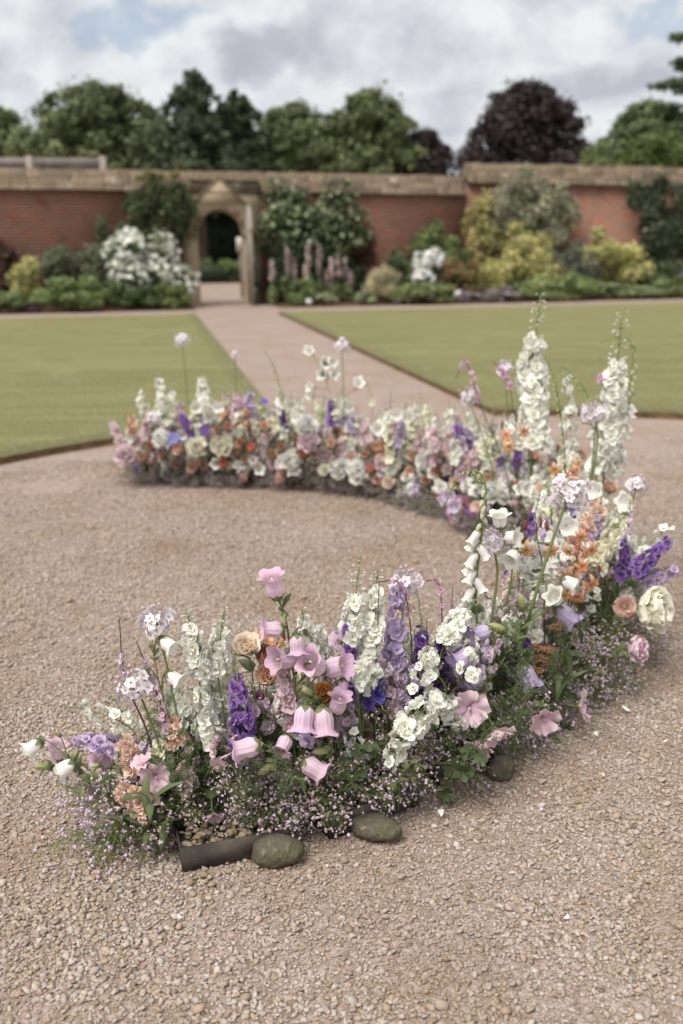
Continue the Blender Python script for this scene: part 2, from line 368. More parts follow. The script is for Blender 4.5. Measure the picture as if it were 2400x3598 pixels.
# soil beds under the wall and meadow beyond it
def gquad(name, s0, s1, t0, t1, z, mat): return struct(flat(name, [gw(s0, t0), gw(s1, t0), gw(s1, t1), gw(s0, t1)], z, mat))
gquad('soil_bed_left', -16, 1.05, 23.2, 25.52, .02, M_SOIL); gquad('soil_bed_right', 2.95, 24, 23.2, 25.52, .02, M_SOIL)
gquad('meadow', -60, 70, 47, 120, .02, M_LAWN)

# ------------------------------------------------------------------ garden wall
WT = 25.5; WD = .42
WM = np.stack([gr, gd, [0, 0, 1]], 1)                   # local x along the wall, y through it
def wall_piece(name, label, s0, s1, zc0, zc1, ztop, n):
    """brick wall from s0 to s1, brick to the height zc0..zc1, a pitched stone-slate coping above"""
    o = empty(name, gw(0, WT, 0), WM); tag(o, label, 'wall')
    me = MB(); V = np.array([(s0, 0, -.1), (s1, 0, -.1), (s1, WD, -.1), (s0, WD, -.1), (s0, 0, zc0), (s1, 0, zc1), (s1, WD, zc1), (s0, WD, zc0)], float)
    me.add(V, [(0, 1, 5, 4), (1, 2, 6, 5), (2, 3, 7, 6), (3, 0, 4, 7), (4, 5, 6, 7)], None, (.4, .2, .15)); obj('brickwork', me.mesh('brickwork', M_BRICK, False), o)
    # core of the coping, slates on its front slope, ridge stones on top
    core = MB(); f = lambda s: zc0 + (zc1 - zc0) * (s - s0) / (s1 - s0); h = ztop
    V = []; 
    for s in (s0, s1): V += [(s, -.10, f(s) + .002), (s, WD + .10, f(s) + .002), (s, WD / 2 + .1, f(s) + h - .1), (s, WD / 2 - .1, f(s) + h - .1)]
    core.add(V, [(0, 4, 7, 3), (3, 7, 6, 2), (2, 6, 5, 1), (0, 3, 2, 1), (4, 5, 6, 7), (0, 1, 5, 4)], None, (.3, .25, .2)); obj('coping_core', core.mesh('coping_core', M_COPE, False), o)
    protos = []
    for k in range(5):
        b = MB(); w = .5; boxmb(b, -w, w, -.5, .5, -.5, .5, bev=.18 if k % 2 else .1, jit=.05); protos.append(b.mesh('coping_slate', M_COPE, False))
    slope = math.atan2(h - .1, WD / 2); L = math.hypot(h - .1, WD / 2)
    rows = 3
    for r_ in range(rows):
        s = s0 + (0 if r_ % 2 else -.12); 
        while s < s1 - .02:
            w = random.uniform(.24, .44); a = max(s, s0 + .003); b = min(s + w, s1 - .003); s += w
            if b - a < .06: continue
            if 1.1 < (a + b) / 2 < 2.7 and name == 'garden_wall' and r_ < 2: continue
            d = (r_ + .5) / rows * L; c = (a + b) / 2
            loc = ((a + b) / 2, -.13 + d * math.cos(slope), f(c) + .03 + d * math.sin(slope))
            Mx = np.array(Matrix.Rotation(slope - .12 + random.uniform(-.04, .04), 3, 'X'))
            obj('coping_slate', random.choice(protos), o, loc, Mx, ((b - a) - .008, L / rows * 1.25, .045 * random.uniform(.8, 1.4)))
    s = s0
    while s < s1 - .02:
        w = random.uniform(.38, .55); b = min(s + w, s1); c = (s + b) / 2
        obj('ridge_stone', random.choice(protos), o, (c, WD / 2, f(c) + h - .06 + random.uniform(-.008, .008)), None, ((b - s) - .01, .24, .13)); s = b
    return o
lo = wall_piece('garden_wall', 'long lower red brick wall with stone coping, holding the arched doorway', -15, 8.06, 2.9, 2.56, .50, 0)
hi = wall_piece('garden_wall', 'taller red brick wall section with stone coping, right of the step', 8.1, 26, 2.86, 2.56, .52, 0)
# doorway opening: the brickwork of the lower wall is rebuilt left, right and above the arch
for ch in [c for c in lo.children if c.name.startswith('brickwork')]: bpy.data.objects.remove(ch)
def fz(s): return 2.9 + (2.56 - 2.9) * (s + 15) / 23.06
DC, DR, DS = 1.83, .55, 1.69                            # door centre, half width, springing height
mb = MB()
for (a, b) in ((-15, DC - .92), (DC + .98, 8.06)):
    V = [(a, 0, -.1), (b, 0, -.1), (b, WD, -.1), (a, WD, -.1), (a, 0, fz(a)), (b, 0, fz(b)), (b, WD, fz(b)), (a, WD, fz(a))]
    mb.add(V, [(0, 1, 5, 4), (1, 2, 6, 5), (2, 3, 7, 6), (3, 0, 4, 7)], None, (.4, .2, .15))
obj('brickwork', mb.mesh('brickwork', M_BRICK, False), lo)
sur = tag(empty('stone_doorway', gw(DC, WT, 0), WM), 'arched sandstone doorway with small gable in the brick wall', 'doorway')
def ring():
    inn = [(-DR, 0), (-DR, .85), (-DR, DS)] + [(-DR * math.cos(a), DS + DR * math.sin(a)) for a in np.linspace(0, math.pi, 17)[1:-1]] + [(DR, DS), (DR, .85), (DR, 0)]
    x0, x1, zt = -.918, .978, 2.70
    outr = [(x0, 0), (x0, .85), (x0, DS)] + [(x0, 2.0), (x0, 2.35), (x0, zt - .02), (x0 * .8, zt), (x0 * .65, zt), (x0 * .45, zt), (x0 * .22, zt)] + [(0, zt)] * 0
    k = 17 - 2
    mid = []
    for i in range(k):
        f = (i + 1) / (k + 1)
        if f < .3: mid.append((x0, DS + (zt - DS) * f / .3))
        elif f > .7: mid.append((x1, DS + (zt - DS) * (1 - f) / .3))
        else: mid.append((x0 + (x1 - x0) * (f - .3) / .4, zt))
    outr = [(x0, 0), (x0, .85), (x0, DS)] + mid + [(x1, DS), (x1, .85), (x1, 0)]
    n = len(inn); yf, yb = -.05, WD + .02
    V = [(x, yf, z) for x, z in inn] + [(x, yf, z) for x, z in outr] + [(x, yb, z) for x, z in inn] + [(x, yb, z) for x, z in outr]
    q = []
    for i in range(n - 1): q += [(i, n + i, n + i + 1, i + 1), (2 * n + i, 2 * n + i + 1, 3 * n + i + 1, 3 * n + i), (i, i + 1, 2 * n + i + 1, 2 * n + i), (n + i, 3 * n + i, 3 * n + i + 1, n + i + 1)]
    b = MB(); b.add(V, q, None, (.4, .35, .3)); return b
obj('arch_surround', ring().mesh('arch_surround', M_ASHLAR, False), sur)
b = MB()                                                # gable panel and its sloping hood stones
V = [(-.62, -.09, 2.40), (.62, -.09, 2.40), (0, -.09, 3.0), (-.62, .1, 2.40), (.62, .1, 2.40), (0, .1, 3.0)]
b.add(V, [(0, 2, 5, 3), (2, 1, 4, 5), (0, 3, 4, 1)], [(0, 1, 2)], (.4, .35, .3)); obj('gable_panel', b.mesh('gable_panel', M_ASHLAR, False), sur)
hb = MB(); boxmb(hb, -.5, .5, -.5, .5, -.5, .5, bev=.15); hbm = hb.mesh('hood_stone', M_COPE, False)
for sg in (-1, 1):
    ang = math.atan2(.6, .62)
    for k in range(3):
        f = (k + .5) / 3
        obj('hood_stone', hbm, sur, (sg * (.66 - .65 * f), -.065, 2.40 + .61 * f), np.array(Matrix.Rotation(sg * ang, 3, 'Y')), (.29, .09, .05))
rbm = MB()
for k in range(13):                                     # moulded arch ring stones
    pass
for k in range(13):
    a = math.pi * (k + .5) / 13
    obj('voussoir', hbm, sur, (-(DR + .06) * math.cos(a), -.06, DS + (DR + .06) * math.sin(a)), np.array(Matrix.Rotation(-(math.pi / 2 - a), 3, 'Y')), (.145, .07, .11))
for sg in (-1, 1): obj('capital', hbm, sur, (sg * .74, -.08, DS - .02), None, (.40, .16, .13))
obj('threshold', hbm, sur, (0, .1, .012), None, (1.2, .6, .05))
# the open gate leaf, seen almost edge-on, with its boards
gate = tag(empty('gate', gw(DC + DR + .09, WT - .07, 0), WM), 'open grey plank gate with rounded top beside the arch', 'gate')
for k in range(7):
    y = -(k + .5) * .155; zt = DS + math.sqrt(max(.56 ** 2 - (y + .54) ** 2, 0.02)) + .02
    pb = MB(); boxmb(pb, -.03, .03, y - .075, y + .075, .04, zt, bev=.008); obj('plank', pb.mesh('plank', M_WOOD, False), gate)
for z in (.35, 1.1, 1.75):
    pb = MB(); boxmb(pb, .031, .065, -1.07, -.02, z - .06, z + .06); obj('ledge', pb.mesh('ledge', M_WOOD, False), gate)
pb = MB()
pts = [(0.0, -.54 + .58 * math.cos(a), DS + .02 + .58 * math.sin(a)) for a in np.linspace(0, math.pi, 19)]
tube(pb, pts, .045, (.5, .5, .5), 6); obj('arched_rail', pb.mesh('arched_rail', M_WOOD, False), gate)

# timber rail standing behind the left of the wall
fen = tag(empty('timber_rail', gw(0, 27.2, 0), WM), 'grey timber rail on posts above the wall at left', 'fence')
s_end, z_r = W(378, 575, 27.2); 
pb = MB(); boxmb(pb, -12, s_end, -.05, .05, z_r - .13, z_r + .13); obj('rail', pb.mesh('rail', M_TIMBER, False), fen)
for u in (362, 106, -190, -480):
    s, _ = W(u, 575, 27.2); pb = MB(); boxmb(pb, s - .085, s + .085, -.13, -.052, 0, z_r + .17, bev=.01); obj('post', pb.mesh('post', M_TIMBER, False), fen)
# sign seen through the doorway
s, z = W(845, 860, 28.5)
sg = tag(empty('sign_post', gw(s, 28.5, 0), WM), 'small blank white sign on wooden post beyond the doorway', 'sign')
pb = MB(); boxmb(pb, -.03, .03, 0, .06, 0, z + .1); obj('post', pb.mesh('post', M_TIMBER, False), sg)
pb = MB(); boxmb(pb, -.11, .11, -.02, -.002, z - .2, z + .2, bev=.006); obj('board', pb.mesh('board', M_SIGN, False), sg)

# ------------------------------------------------------------------ foliage
def leafcloud(mb, lobes, n, size, cols, asp=.55, shell=(.55, 1.0), up=.25, fuzz=None, tone=1.3):
    """n leaf-sized faces spread through ellipsoid lobes [(centre, radii)]"""
    C = np.array([l[0] for l in lobes], float); Rr = np.array([l[1] for l in lobes], float)
    w = (Rr.prod(1)) ** (2 / 3.); k = rng.choice(len(lobes), n, p=w / w.sum())
    d = rng.normal(size=(n, 3)); d /= np.linalg.norm(d, axis=1)[:, None]
    r = shell[0] + (shell[1] - shell[0]) * rng.random((n, 1)) ** .6 if fuzz is None else np.abs(rng.normal(.68, fuzz, (n, 1)))
    p = C[k] + d * Rr[k] * r
    nm = d * .8 + rng.normal(0, .6, (n, 3)) + [0, 0, up]; nm /= np.linalg.norm(nm, axis=1)[:, None]
    a = np.cross(nm, rng.normal(size=(n, 3))); a /= np.linalg.norm(a, axis=1)[:, None]; b = np.cross(nm, a)
    s = size * rng.uniform(.6, 1.4, (n, 1)); a = a * s; b = b * s * asp
    keep = (p[:, 2] - s[:, 0] > .0)
    V = np.stack([p - a, p + b - a * .1, p + a, p - b - a * .1], 1)[keep].reshape(-1, 3); n = int(keep.sum())
    cs = np.array([lin(c) for c in cols]) * tone; lob_t = rng.uniform(.8, 1.2, (len(lobes), 1))
    f = rng.random((len(k), 1)); i = rng.integers(0, len(cs), len(k)); c = cs[i] * lob_t[k] * (.75 + .5 * f)
    mb.add(V, np.arange(4 * n).reshape(-1, 4), None, np.repeat(c[keep], 4, 0))
def lobes_in(c, rad, n, sub=.45, shape='round', zmin=0):
    out = []; n = int(n * 1.6); sub = sub * .8
    for _ in range(n):
        d = rng.normal(size=3); d /= np.linalg.norm(d); d = np.sign(d) * np.abs(d) ** .8; r = rng.random() ** .35 * (1.12 - sub * .55)
        p = np.array(c) + d * np.array(rad) * r
        k = 1.0
        if shape == 'cone':
            h = (p[2] - (c[2] - rad[2])) / (2 * rad[2]); k = max(.2, 1.25 - 1.1 * h); p[:2] = np.array(c[:2]) + (p[:2] - np.array(c[:2])) * k
        q = np.array(rad) * sub * rng.uniform(.5, 1.3) * np.array([k ** .6, k ** .6, 1]); p[2] = max(p[2], zmin + q[2] * .5); out.append((p, q))
    return out
def dome(rx, ry, z0, z1, n, sub, shape):
    out = []
    for i in range(n):
        h = (i + rng.random()) / n; wmax = math.sqrt(max(0, 1 - h ** 2.2)) if shape != 'cone' else (1 - h) ** .52
        q = rx * sub * rng.uniform(.5, 1.35) * (1 if shape != 'cone' else .4 + .75 * (1 - h)); a = rng.uniform(0, 6.283); r = rng.random() ** .3 * max(0, rx * 1.34 * wmax - q * .4)
        out.append((np.array([r * math.cos(a), r * math.sin(a) * ry / rx, z0 + h * (z1 - z0) - q * .55]), np.array([q, q, q * rng.uniform(.6, .95)])))
    w0 = .5 if shape != 'cone' else .4
    for h in (.12, .3, .48, .64, .78):                   # a leafy heart, so that no gap runs right through the crown
        k = math.sqrt(1 - h ** 2.2) if shape != 'cone' else (1 - h) ** .7
        for sx in (-.35, .35): out.append((np.array([sx * rx * k, 0.0, z0 + h * (z1 - z0)]), np.array([rx * w0 * k, ry * w0 * k, (z1 - z0) * .14])))
    return out
def tree(name, label, box, t, cols, leaf=.22, n=9000, nl=26, sub=.4,  shape='round', cat='tree', depth=.8):
    u0, u1, v0, v1 = box; s0, z1 = W(u0, v0, t); s1, z0 = W(u1, v1, t); z0 = max(z0, .6)
    cs = (s0 + s1) / 2; rx = (s1 - s0) / 2; rz = (z1 - z0) / 2
    o = empty(name, gw(cs, t, 0), WM); tag(o, label, cat)
    c = np.array([0, 0, z0 + rz]); n = int(n * 1.5); lob = dome(rx, rx * depth, z0, z1, int(nl * 4), sub * .46, shape)
    tr = MB(); tube(tr, spline([(0, 0, -.1), (rx * .04, 0, z0 * .6), (0, 0, z0 + rz * .6), (0, 0, z1 - rz * .35)], 9), np.linspace(.035 * z1, .01 * z1, 9), lin('4a4036'), 7)
    for p, q in lob[:12]:
        a = np.array([0, 0, z0 + (p[2] - z0) * .45]); tube(tr, spline([a, (a + p) / 2 + [0, 0, .1 * rz], p], 6), np.linspace(.014 * z1, .004 * z1, 6), lin('4a4036'), 5)
    obj('trunk', tr.mesh('trunk', M_BARK), o)
    mb = MB(); leafcloud(mb, lob, int(n * 1.9), leaf * .62, cols, fuzz=.4, tone=1.15); obj('crown', mb.mesh('crown', M_FOLI, False), o); return o
def shrub(name, label, box, t, cols, leaf=.06, n=2600, nl=14, sub=.45, shape='round', flowers=None, depth=.9, asp=.55, cat='shrub', zbase=None):
    u0, u1, v0, v1 = box; s0, z1 = W(u0, v0, t); s1, z0 = W(u1, v1, t); z0 = max(z0, 0.0)
    cs = (s0 + s1) / 2; rx = (s1 - s0) / 2; rz = (z1 - z0) / 2
    o = empty(name, gw(cs, t, 0.02), WM); tag(o, label, cat)
    low = [(np.array([rng.uniform(-.8, .8) * rx, rng.uniform(-.1, .1), rz * .35 + z0 * .5]), np.array([rx * .3, rx * .2, rz * .4])) for _ in range(5)] if name in ('viburnum', 'white_flowering_shrub', 'golden_shrub') else []
    dpt = min(rx * depth, WT - t - .05) if t < WT else rx * depth
    c = np.array([0, 0, z0 + rz]); lob = lobes_in(c, (rx, dpt, rz), nl, sub, shape); lob0 = lob; lob = lob + low
    st = MB()
    for p, q in lob[:7]:
        a = np.array([rng.normal(0, rx * .12), rng.normal(0, dpt * .12), -.03]); tube(st, spline([a, a * .6 + p * .4 - [0, 0, .05], p], 6), np.linspace(.018, .006, 6), lin('5a4c3a'), 4)
    obj('stem', st.mesh('stem', M_BARK), o)
    mb = MB(); leafcloud(mb, lob, int(n * 1.5), leaf, cols, asp, fuzz=.24 if name != 'box_ball' else .12); obj('foliage', mb.mesh('foliage', M_FOLI, False), o)
    if flowers:
        fc, fn, fs, zlo = flowers; fb_ = MB(); L2 = [(p, q * 1.08) for p, q in lob0 if p[2] > z0 + zlo * 2 * rz] or lob
        leafcloud(fb_, L2, fn, fs, fc, .95, (.85, 1.0), .5); f = obj('blossoms', fb_.mesh('blossoms', M_FOLI, False), o); f['kind'] = 'stuff'
    return o
GD = ['626f44', '717d50', '55633c', '808a5a']          # mid greens
DK = ['46533a', '515e42', '3d4a33', '5d694c']          # dark greens
CO = ['3b3131', '463b3b', '322929', '524645']          # copper
tree('tree', 'pale green tree at the far left edge above the timber rail', (-200, 170, 375, 680), 50, ['5d6b3a', '6b7a45', '4e5d31'], .2, 5000, 18)
tree('tree', 'broad oak with sky showing through its crown, above the timber rail', (60, 610, 285, 690), 46, GD, .21, 8500, 30, .30)
tree('tree', 'grey-green rounded tree left of the pointed dark tree', (440, 680, 415, 690), 43, ['5f6b4a', '6d7856', '525f3f'], .18, 4500, 16)
tree('tree', 'tall pointed dark tree left above the stone doorway', (505, 860, 245, 690), 44, DK, .2, 10500, 40, .36, 'cone')
tree('tree', 'shorter pointed dark tree just right of the tallest pointed one', (690, 985, 315, 690), 45, DK + ['4a5836'], .2, 6000, 24, .36, 'cone')
tree('tree', 'loose green tree with a thin top right of the pointed pair', (870, 1230, 355, 690), 47, GD, .2, 6500, 24, .34)
tree('tree', 'dense leafy green tree left of the small copper tree', (1140, 1450, 310, 690), 45, GD + ['5d6c3a'], .2, 7500, 26, .38)
tree('copper_tree', 'small copper-leaved tree between the green tree and big copper beech', (1385, 1595, 455, 700), 45, CO, .18, 4500, 20, .34)
tree('copper_beech', 'large dome-shaped dark copper beech above the taller wall', (1665, 2015, 285, 690), 44, CO, .2, 15000, 36, .36)
tree('tree', 'pale yellow-green low tree right of the large copper beech', (2030, 2200, 490, 680), 40, ['77854f', '8a9860', '67753f'], .16, 3200, 14)
tree('tree', 'tall green tree at right behind the pale low tree', (2120, 2420, 355, 680), 47, GD + ['6a783f'], .2, 7500, 26, .36)
tree('tree', 'bright green low tree in front of the cedar at right', (2170, 2480, 460, 690), 42, ['5b6a2e', '6c7b38', '4b5a26'], .18, 5200, 20)
tree('tree', 'low green tree filling the gap right of the oak', (370, 640, 470, 700), 53, GD, .18, 4000, 18)
tree('tree', 'low dark tree behind the shorter pointed tree', (820, 1040, 450, 700), 53, DK, .18, 4000, 18)
tree('tree', 'low green tree between the two leafy green trees', (1060, 1260, 455, 700), 53, GD, .18, 4000, 18)
tree('tree', 'low green tree between the oak and far left tree', (-40, 190, 480, 700), 53, GD, .18, 4000, 18)
# cedar at the right edge: flat tiers of dark needles
s, z = W(2490, 160, 46); cd = tag(empty('cedar', gw(s, 46, 0), WM), 'dark cedar with flat layered branches at the right edge', 'tree')
tr = MB(); tube(tr, [(0, 0, -.1), (0, 0, 6), (0, 0, 12.6)], [.4, .3, .05], lin('4a4036'), 8); lobc = []
for k, (zz, rr) in enumerate([(5.2, 3.2), (6.5, 3.0), (7.6, 2.4), (8.6, 2.5), (9.6, 1.7), (10.5, 1.8), (11.4, 1.0), (12.3, .7)]):
    for a in np.linspace(0, 6.28, 7)[:-1] + k * .5:
        e = np.array([rr * math.cos(a), rr * math.sin(a), zz + rng.normal(0, .12)]); tube(tr, [(0, 0, zz - .35), e * [.5, .5, 1] + [0, 0, .05], e], [.09, .05, .02], lin('4a4036'), 4); lobc.append((e * [.72, .72, 1], (rr * .36, rr * .36, .2)))
obj('trunk', tr.mesh('trunk', M_BARK), cd); mb = MB(); leafcloud(mb, lobc, 7000, .16, DK, .4, (.2, 1), .8); obj('crown', mb.mesh('crown', M_FOLI, False), cd)
# hedges and path seen through the doorway
def hedge(name, label, s0, s1, t0, t1, h, cols, n, leaf):
    o = tag(empty(name, gw((s0 + s1) / 2, (t0 + t1) / 2, 0), WM), label, 'hedge'); w = (s1 - s0) / 2; d = (t1 - t0) / 2; mb = MB(); lob = []
    for _ in range(int(12 + w * 14)):
        lob.append(((rng.uniform(-w, w), rng.uniform(-d, d) * .6, rng.uniform(.1, h - .15)), (.3, d * .6, .28)))
    leafcloud(mb, lob, n, leaf, cols); obj('foliage', mb.mesh('foliage', M_FOLI, False), o)
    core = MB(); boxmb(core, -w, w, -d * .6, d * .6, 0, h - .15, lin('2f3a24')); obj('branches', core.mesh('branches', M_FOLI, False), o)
_hs = W(780, 950, 42.5)[0]
hedge('hedge', 'tall dark clipped hedge seen through the doorway', _hs - 4.5, _hs + 4.5, 45.5, 46.6, 3.9, ['2c3623', '343f29', '26301f'], 12000, .1)
hedge('hedge', 'low bright green hedge seen through the doorway', _hs - 2.6, _hs + 2.6, 42, 43.4, .9, ['6b7c3c', '7a8b48', '5a6a30'], 5000, .07)
YE = ['c4b872', 'd0c482', 'a8a25c', '969452']; GG = ['6f7b4a', '7f8a57', '5f6b3e']; SI = ['8b8c6d', '9d9c80', '75785a', 'aaa68a']
shrub('shrub', 'dark reddish foliage at the far left edge of the bed', (-120, 70, 840, 1075), 24.9, ['5a3b35', '4a3833', '6a4a3e'], .06, 2200)
shrub('shrub', 'yellow-green bush near the left edge of the bed', (20, 160, 905, 1085), 24.2, YE, .05, 2400, 14)
shrub('shrub', 'soft grey-green bush against the left brick wall', (120, 400, 850, 1060), 25.0, ['6d735a', '5f664c', '7c8066'], .05, 3200, 16)
shrub('climber', 'wispy pale climber on brick left of the dark wall shrub', (310, 520, 740, 990), 25.25, ['6d7350', '7a7f5c', '5d6343'], .045, 1500, 18, .3, depth=.4)
shrub('wall_shrub', 'tall dark shrub on the wall left of the doorway', (430, 690, 630, 880), 25.1, ['4a5538', '55603f', '3b472e', '6a6f48'], .055, 5200, 24, .36, depth=.5)
shrub('shrub', 'brownish wispy shoots topping the dark wall shrub', (470, 640, 585, 700), 25.15, ['7a7247', '8a8050', '66653f'], .045, 900, 12, .3, depth=.4)
shrub('shrub', 'wide bright green mound left of the clipped ball', (140, 425, 965, 1095), 23.7, ['6f7f45', '7e8d52', '5d6c38'], .05, 4200, 18)
shrub('shrub', 'low dark green clump beneath the white-flowered shrub', (395, 560, 1000, 1090), 23.7, ['4f6238', '5b6d40', '42532e'], .05, 2200, 12)
shrub('white_flowering_shrub', 'shrub covered in white blossom left of the doorway', (365, 670, 815, 1075), 24.4, ['55653c', '46562f', '627145'], .055, 3600, 22, .36, flowers=(['dcdccf', 'e6e5db', 'cfd0c0'], 1500, .07, .22))
shrub('box_ball', 'clipped round ball at the left foot of the doorway', (545, 680, 1000, 1088), 23.75, ['6b783f', '78854a', '5b6834'], .035, 3200, 30, .5)
shrub('shrub', 'low pale green clump at the left of the bed edge', (-80, 120, 1030, 1105), 23.6, ['76834f', '697644'], .05, 1800, 10)
shrub('purple_heuchera', 'low dark purple plants at the left bed edge', (50, 150, 1075, 1105), 23.45, ['4d3a40', '5a444a', '3f3236'], .04, 700, 8)
shrub('viburnum', 'large dark shrub with pale frothy top right of the doorway', (915, 1285, 665, 1075), 25.0, ['3f4d30', '4a5838', '344228'], .065, 9000, 40, .42, flowers=(['8f9a70', 'a3aa84', '7f8a62'], 1500, .055, .5), depth=.5)
for i, (u, v0, v1) in enumerate([(955, 915, 1060), (1010, 875, 1040), (1035, 905, 1040), (1082, 850, 1050), (1075, 930, 1050), (1122, 865, 1040), (1165, 905, 1040), (1190, 890, 1050), (1215, 910, 1060), (1150, 950, 1060), (1235, 955, 1065)]):
    s, z1 = W(u, v0, 24.3); o = empty('pink_spire', gw(s, 24.3 + .05 * (i % 3), 0), WM); a = MB(); tube(a, [(0, 0, 0), (.01, 0, z1 * .5), (0, 0, z1)], [.012, .01, .004], lin('6a7048'), 4); obj('stem', a.mesh('stem', M_STEM), o)
    mb = MB(); leafcloud(mb, [((0, 0, z1 * .76), (.055, .055, z1 * .27))], 150, .045, ['bfa7a6', 'ad9494', 'cdb8b4', '8f8878'], .8, (.2, 1)); f = obj('blossoms', mb.mesh('blossoms', M_FOLI, False), o); f['kind'] = 'stuff'
    mb = MB(); leafcloud(mb, [((0, 0, z1 * .25), (.13, .13, z1 * .27))], 160, .06, GG, .45, (.2, 1)); obj('foliage', mb.mesh('foliage', M_FOLI, False), o)
    later(o, 'pink flower spire before the large dark shrub', 'pink flower spires before the large dark shrub', '', 'flower', gw(s, 24.3, 1), 'pink spires in the bed')
shrub('shrub', 'rounded fresh green clump below the pink spires', (980, 1100, 980, 1080), 23.8, ['6f7d48', '808d56', '5d6b3b'], .04, 2400, 16)
shrub('sedum', 'low pale clump just right of the rounded green clump', (1105, 1190, 1035, 1085), 23.6, ['87906a', '9aa07c', 'a59a8c'], .035, 900, 8)
shrub('climber', 'reddish climber on brick right of the large dark shrub', (1215, 1320, 770, 960), 25.3, ['6a4a3a', '5a4434', '7a5540'], .05, 1300, 14, .34, depth=.4)
shrub('ornamental_grass', 'tan tufted ball of feathery grass in the right bed', (1285, 1400, 935, 1075), 23.9, ['b3a283', 'a39671', '8f8a5f', 'c0b194'], .09, 2800, 14, .5, asp=.08, cat='grass')
shrub('shrub', 'small pale green clump left of the feathery grass', (1240, 1320, 1025, 1080), 23.6, ['7f8c62', '8e9a70'], .035, 900, 8)
shrub('shrub', 'upright green bush left of the golden column', (1440, 1650, 780, 1060), 24.7, ['66763f', '74834a', '566533'], .06, 3800, 20, .38)
shrub('shrub', 'grey-green undergrowth behind the white rose', (1330, 1500, 870, 1070), 24.8, ['6d7a52', '5d6a44'], .05, 2200, 14)
shrub('white_rose_bush', 'white flowering rose bush before the golden shrubs', (1455, 1590, 890, 1075), 24.1, ['56653a', '647345'], .05, 1500, 16, .3, flowers=(['ecebe4', 'f2f1ec'], 330, .085, .4))
shrub('shrub', 'low green clump at the white rose bush foot', (1360, 1600, 1000, 1085), 23.7, ['6b7a45', '7a8850', '5c6a39'], .05, 2400, 14)
shrub('golden_shrub', 'narrow golden column right of the wall step', (1625, 1745, 690, 960), 25.0, YE + ['7f8a40'], .048, 4200, 20, .36, depth=.8)
shrub('golden_shrub', 'broad golden shrub below the silver shrub', (1640, 1965, 800, 1050), 24.5, YE + ['8d9446'], .048, 7500, 26, .34)
shrub('silver_shrub', 'tall silver variegated shrub on the taller wall', (1725, 2005, 600, 880), 25.05, SI, .06, 6000, 30, .32, depth=.5)
shrub('silver_shrub', 'low silver shoots left of the tall silver shrub', (1690, 1800, 745, 860), 25.0, SI, .05, 1400, 12, .4, depth=.5)
shrub('shrub', 'orange-tinged green shrub right of the white rose bush', (1540, 1690, 910, 1060), 24.2, ['7a6a3c', '8a7544', '6a6a38', '8a5c3c'], .05, 2200, 14)
shrub('catmint', 'low drift of purple flowers at the right bed edge', (1600, 1805, 1015, 1085), 23.6, ['8b7d8c', '7a6d7d', '9b8c98', '6a6650'], .04, 2200, 18, .3)
shrub('shrub', 'long low green hedge-like clump below the golden shrub', (1770, 2060, 960, 1075), 23.9, ['76834c', '85925a', '65723f'], .045, 4200, 24, .34)
shrub('shrub', 'grey shrub between the two golden shrubs', (1920, 2090, 840, 1040), 24.7, ['6f7260', '7d8070', '61664f'], .05, 2600, 16)
shrub('golden_shrub', 'right-hand golden shrub under the dark wall shrub', (2050, 2250, 810, 1020), 24.5, YE + ['8d9446'], .048, 5000, 20, .36)
shrub('wall_shrub', 'large dark glossy shrub on the wall at right edge', (2220, 2480, 600, 960), 25.05, ['47523a', '525d44', '394430', '697258'], .06, 6500, 30, .34, depth=.5)
shrub('shrub', 'dark green undergrowth below the right wall shrub', (2150, 2460, 880, 1040), 24.6, ['4f5d3a', '5c6a44', '42502f'], .06, 3200, 18)
shrub('shrub', 'low pale green drift left of the right box ball', (2050, 2300, 990, 1062), 23.9, ['7f8c62', '8d9a70', '6f7c52'], .04, 2800, 18, .34)
shrub('box_ball', 'round clipped ball near the right edge of the bed', (2270, 2410, 965, 1055), 23.8, ['76824f', '838f5a', '65723f'], .035, 2600, 26, .5)
shrub('catmint', 'low mauve flowers at the far right bed edge', (2380, 2500, 930, 1040), 23.9, ['8b8090', '7a707d'], .04, 1200, 10)
for i, (u, v) in enumerate([(1395, 1062), (1432, 1066), (1520, 1058), (1608, 1036), (1085, 1082)]):
    s, z = W(u, v, 23.5); o = empty('white_flower', gw(s, 23.5, 0.02), WM); a = MB(); tube(a, [(0, 0, 0), (0, 0, max(z, .08))], [.008, .005], lin('6a7048'), 4); obj('stem', a.mesh('stem', M_STEM), o)
    mb = MB(); leafcloud(mb, [((0, 0, max(z, .1)), (.075, .075, .06))], 90, .045, ['e6e5de', 'efeee9'], .9, (.3, 1)); f = obj('blossoms', mb.mesh('blossoms', M_FOLI, False), o); f['kind'] = 'stuff'
    later(o, 'small white flower at the bed edge', 'small white flowers at the bed edge', '', 'flower', gw(s, 23.5, .1), 'white flowers at the bed edge')

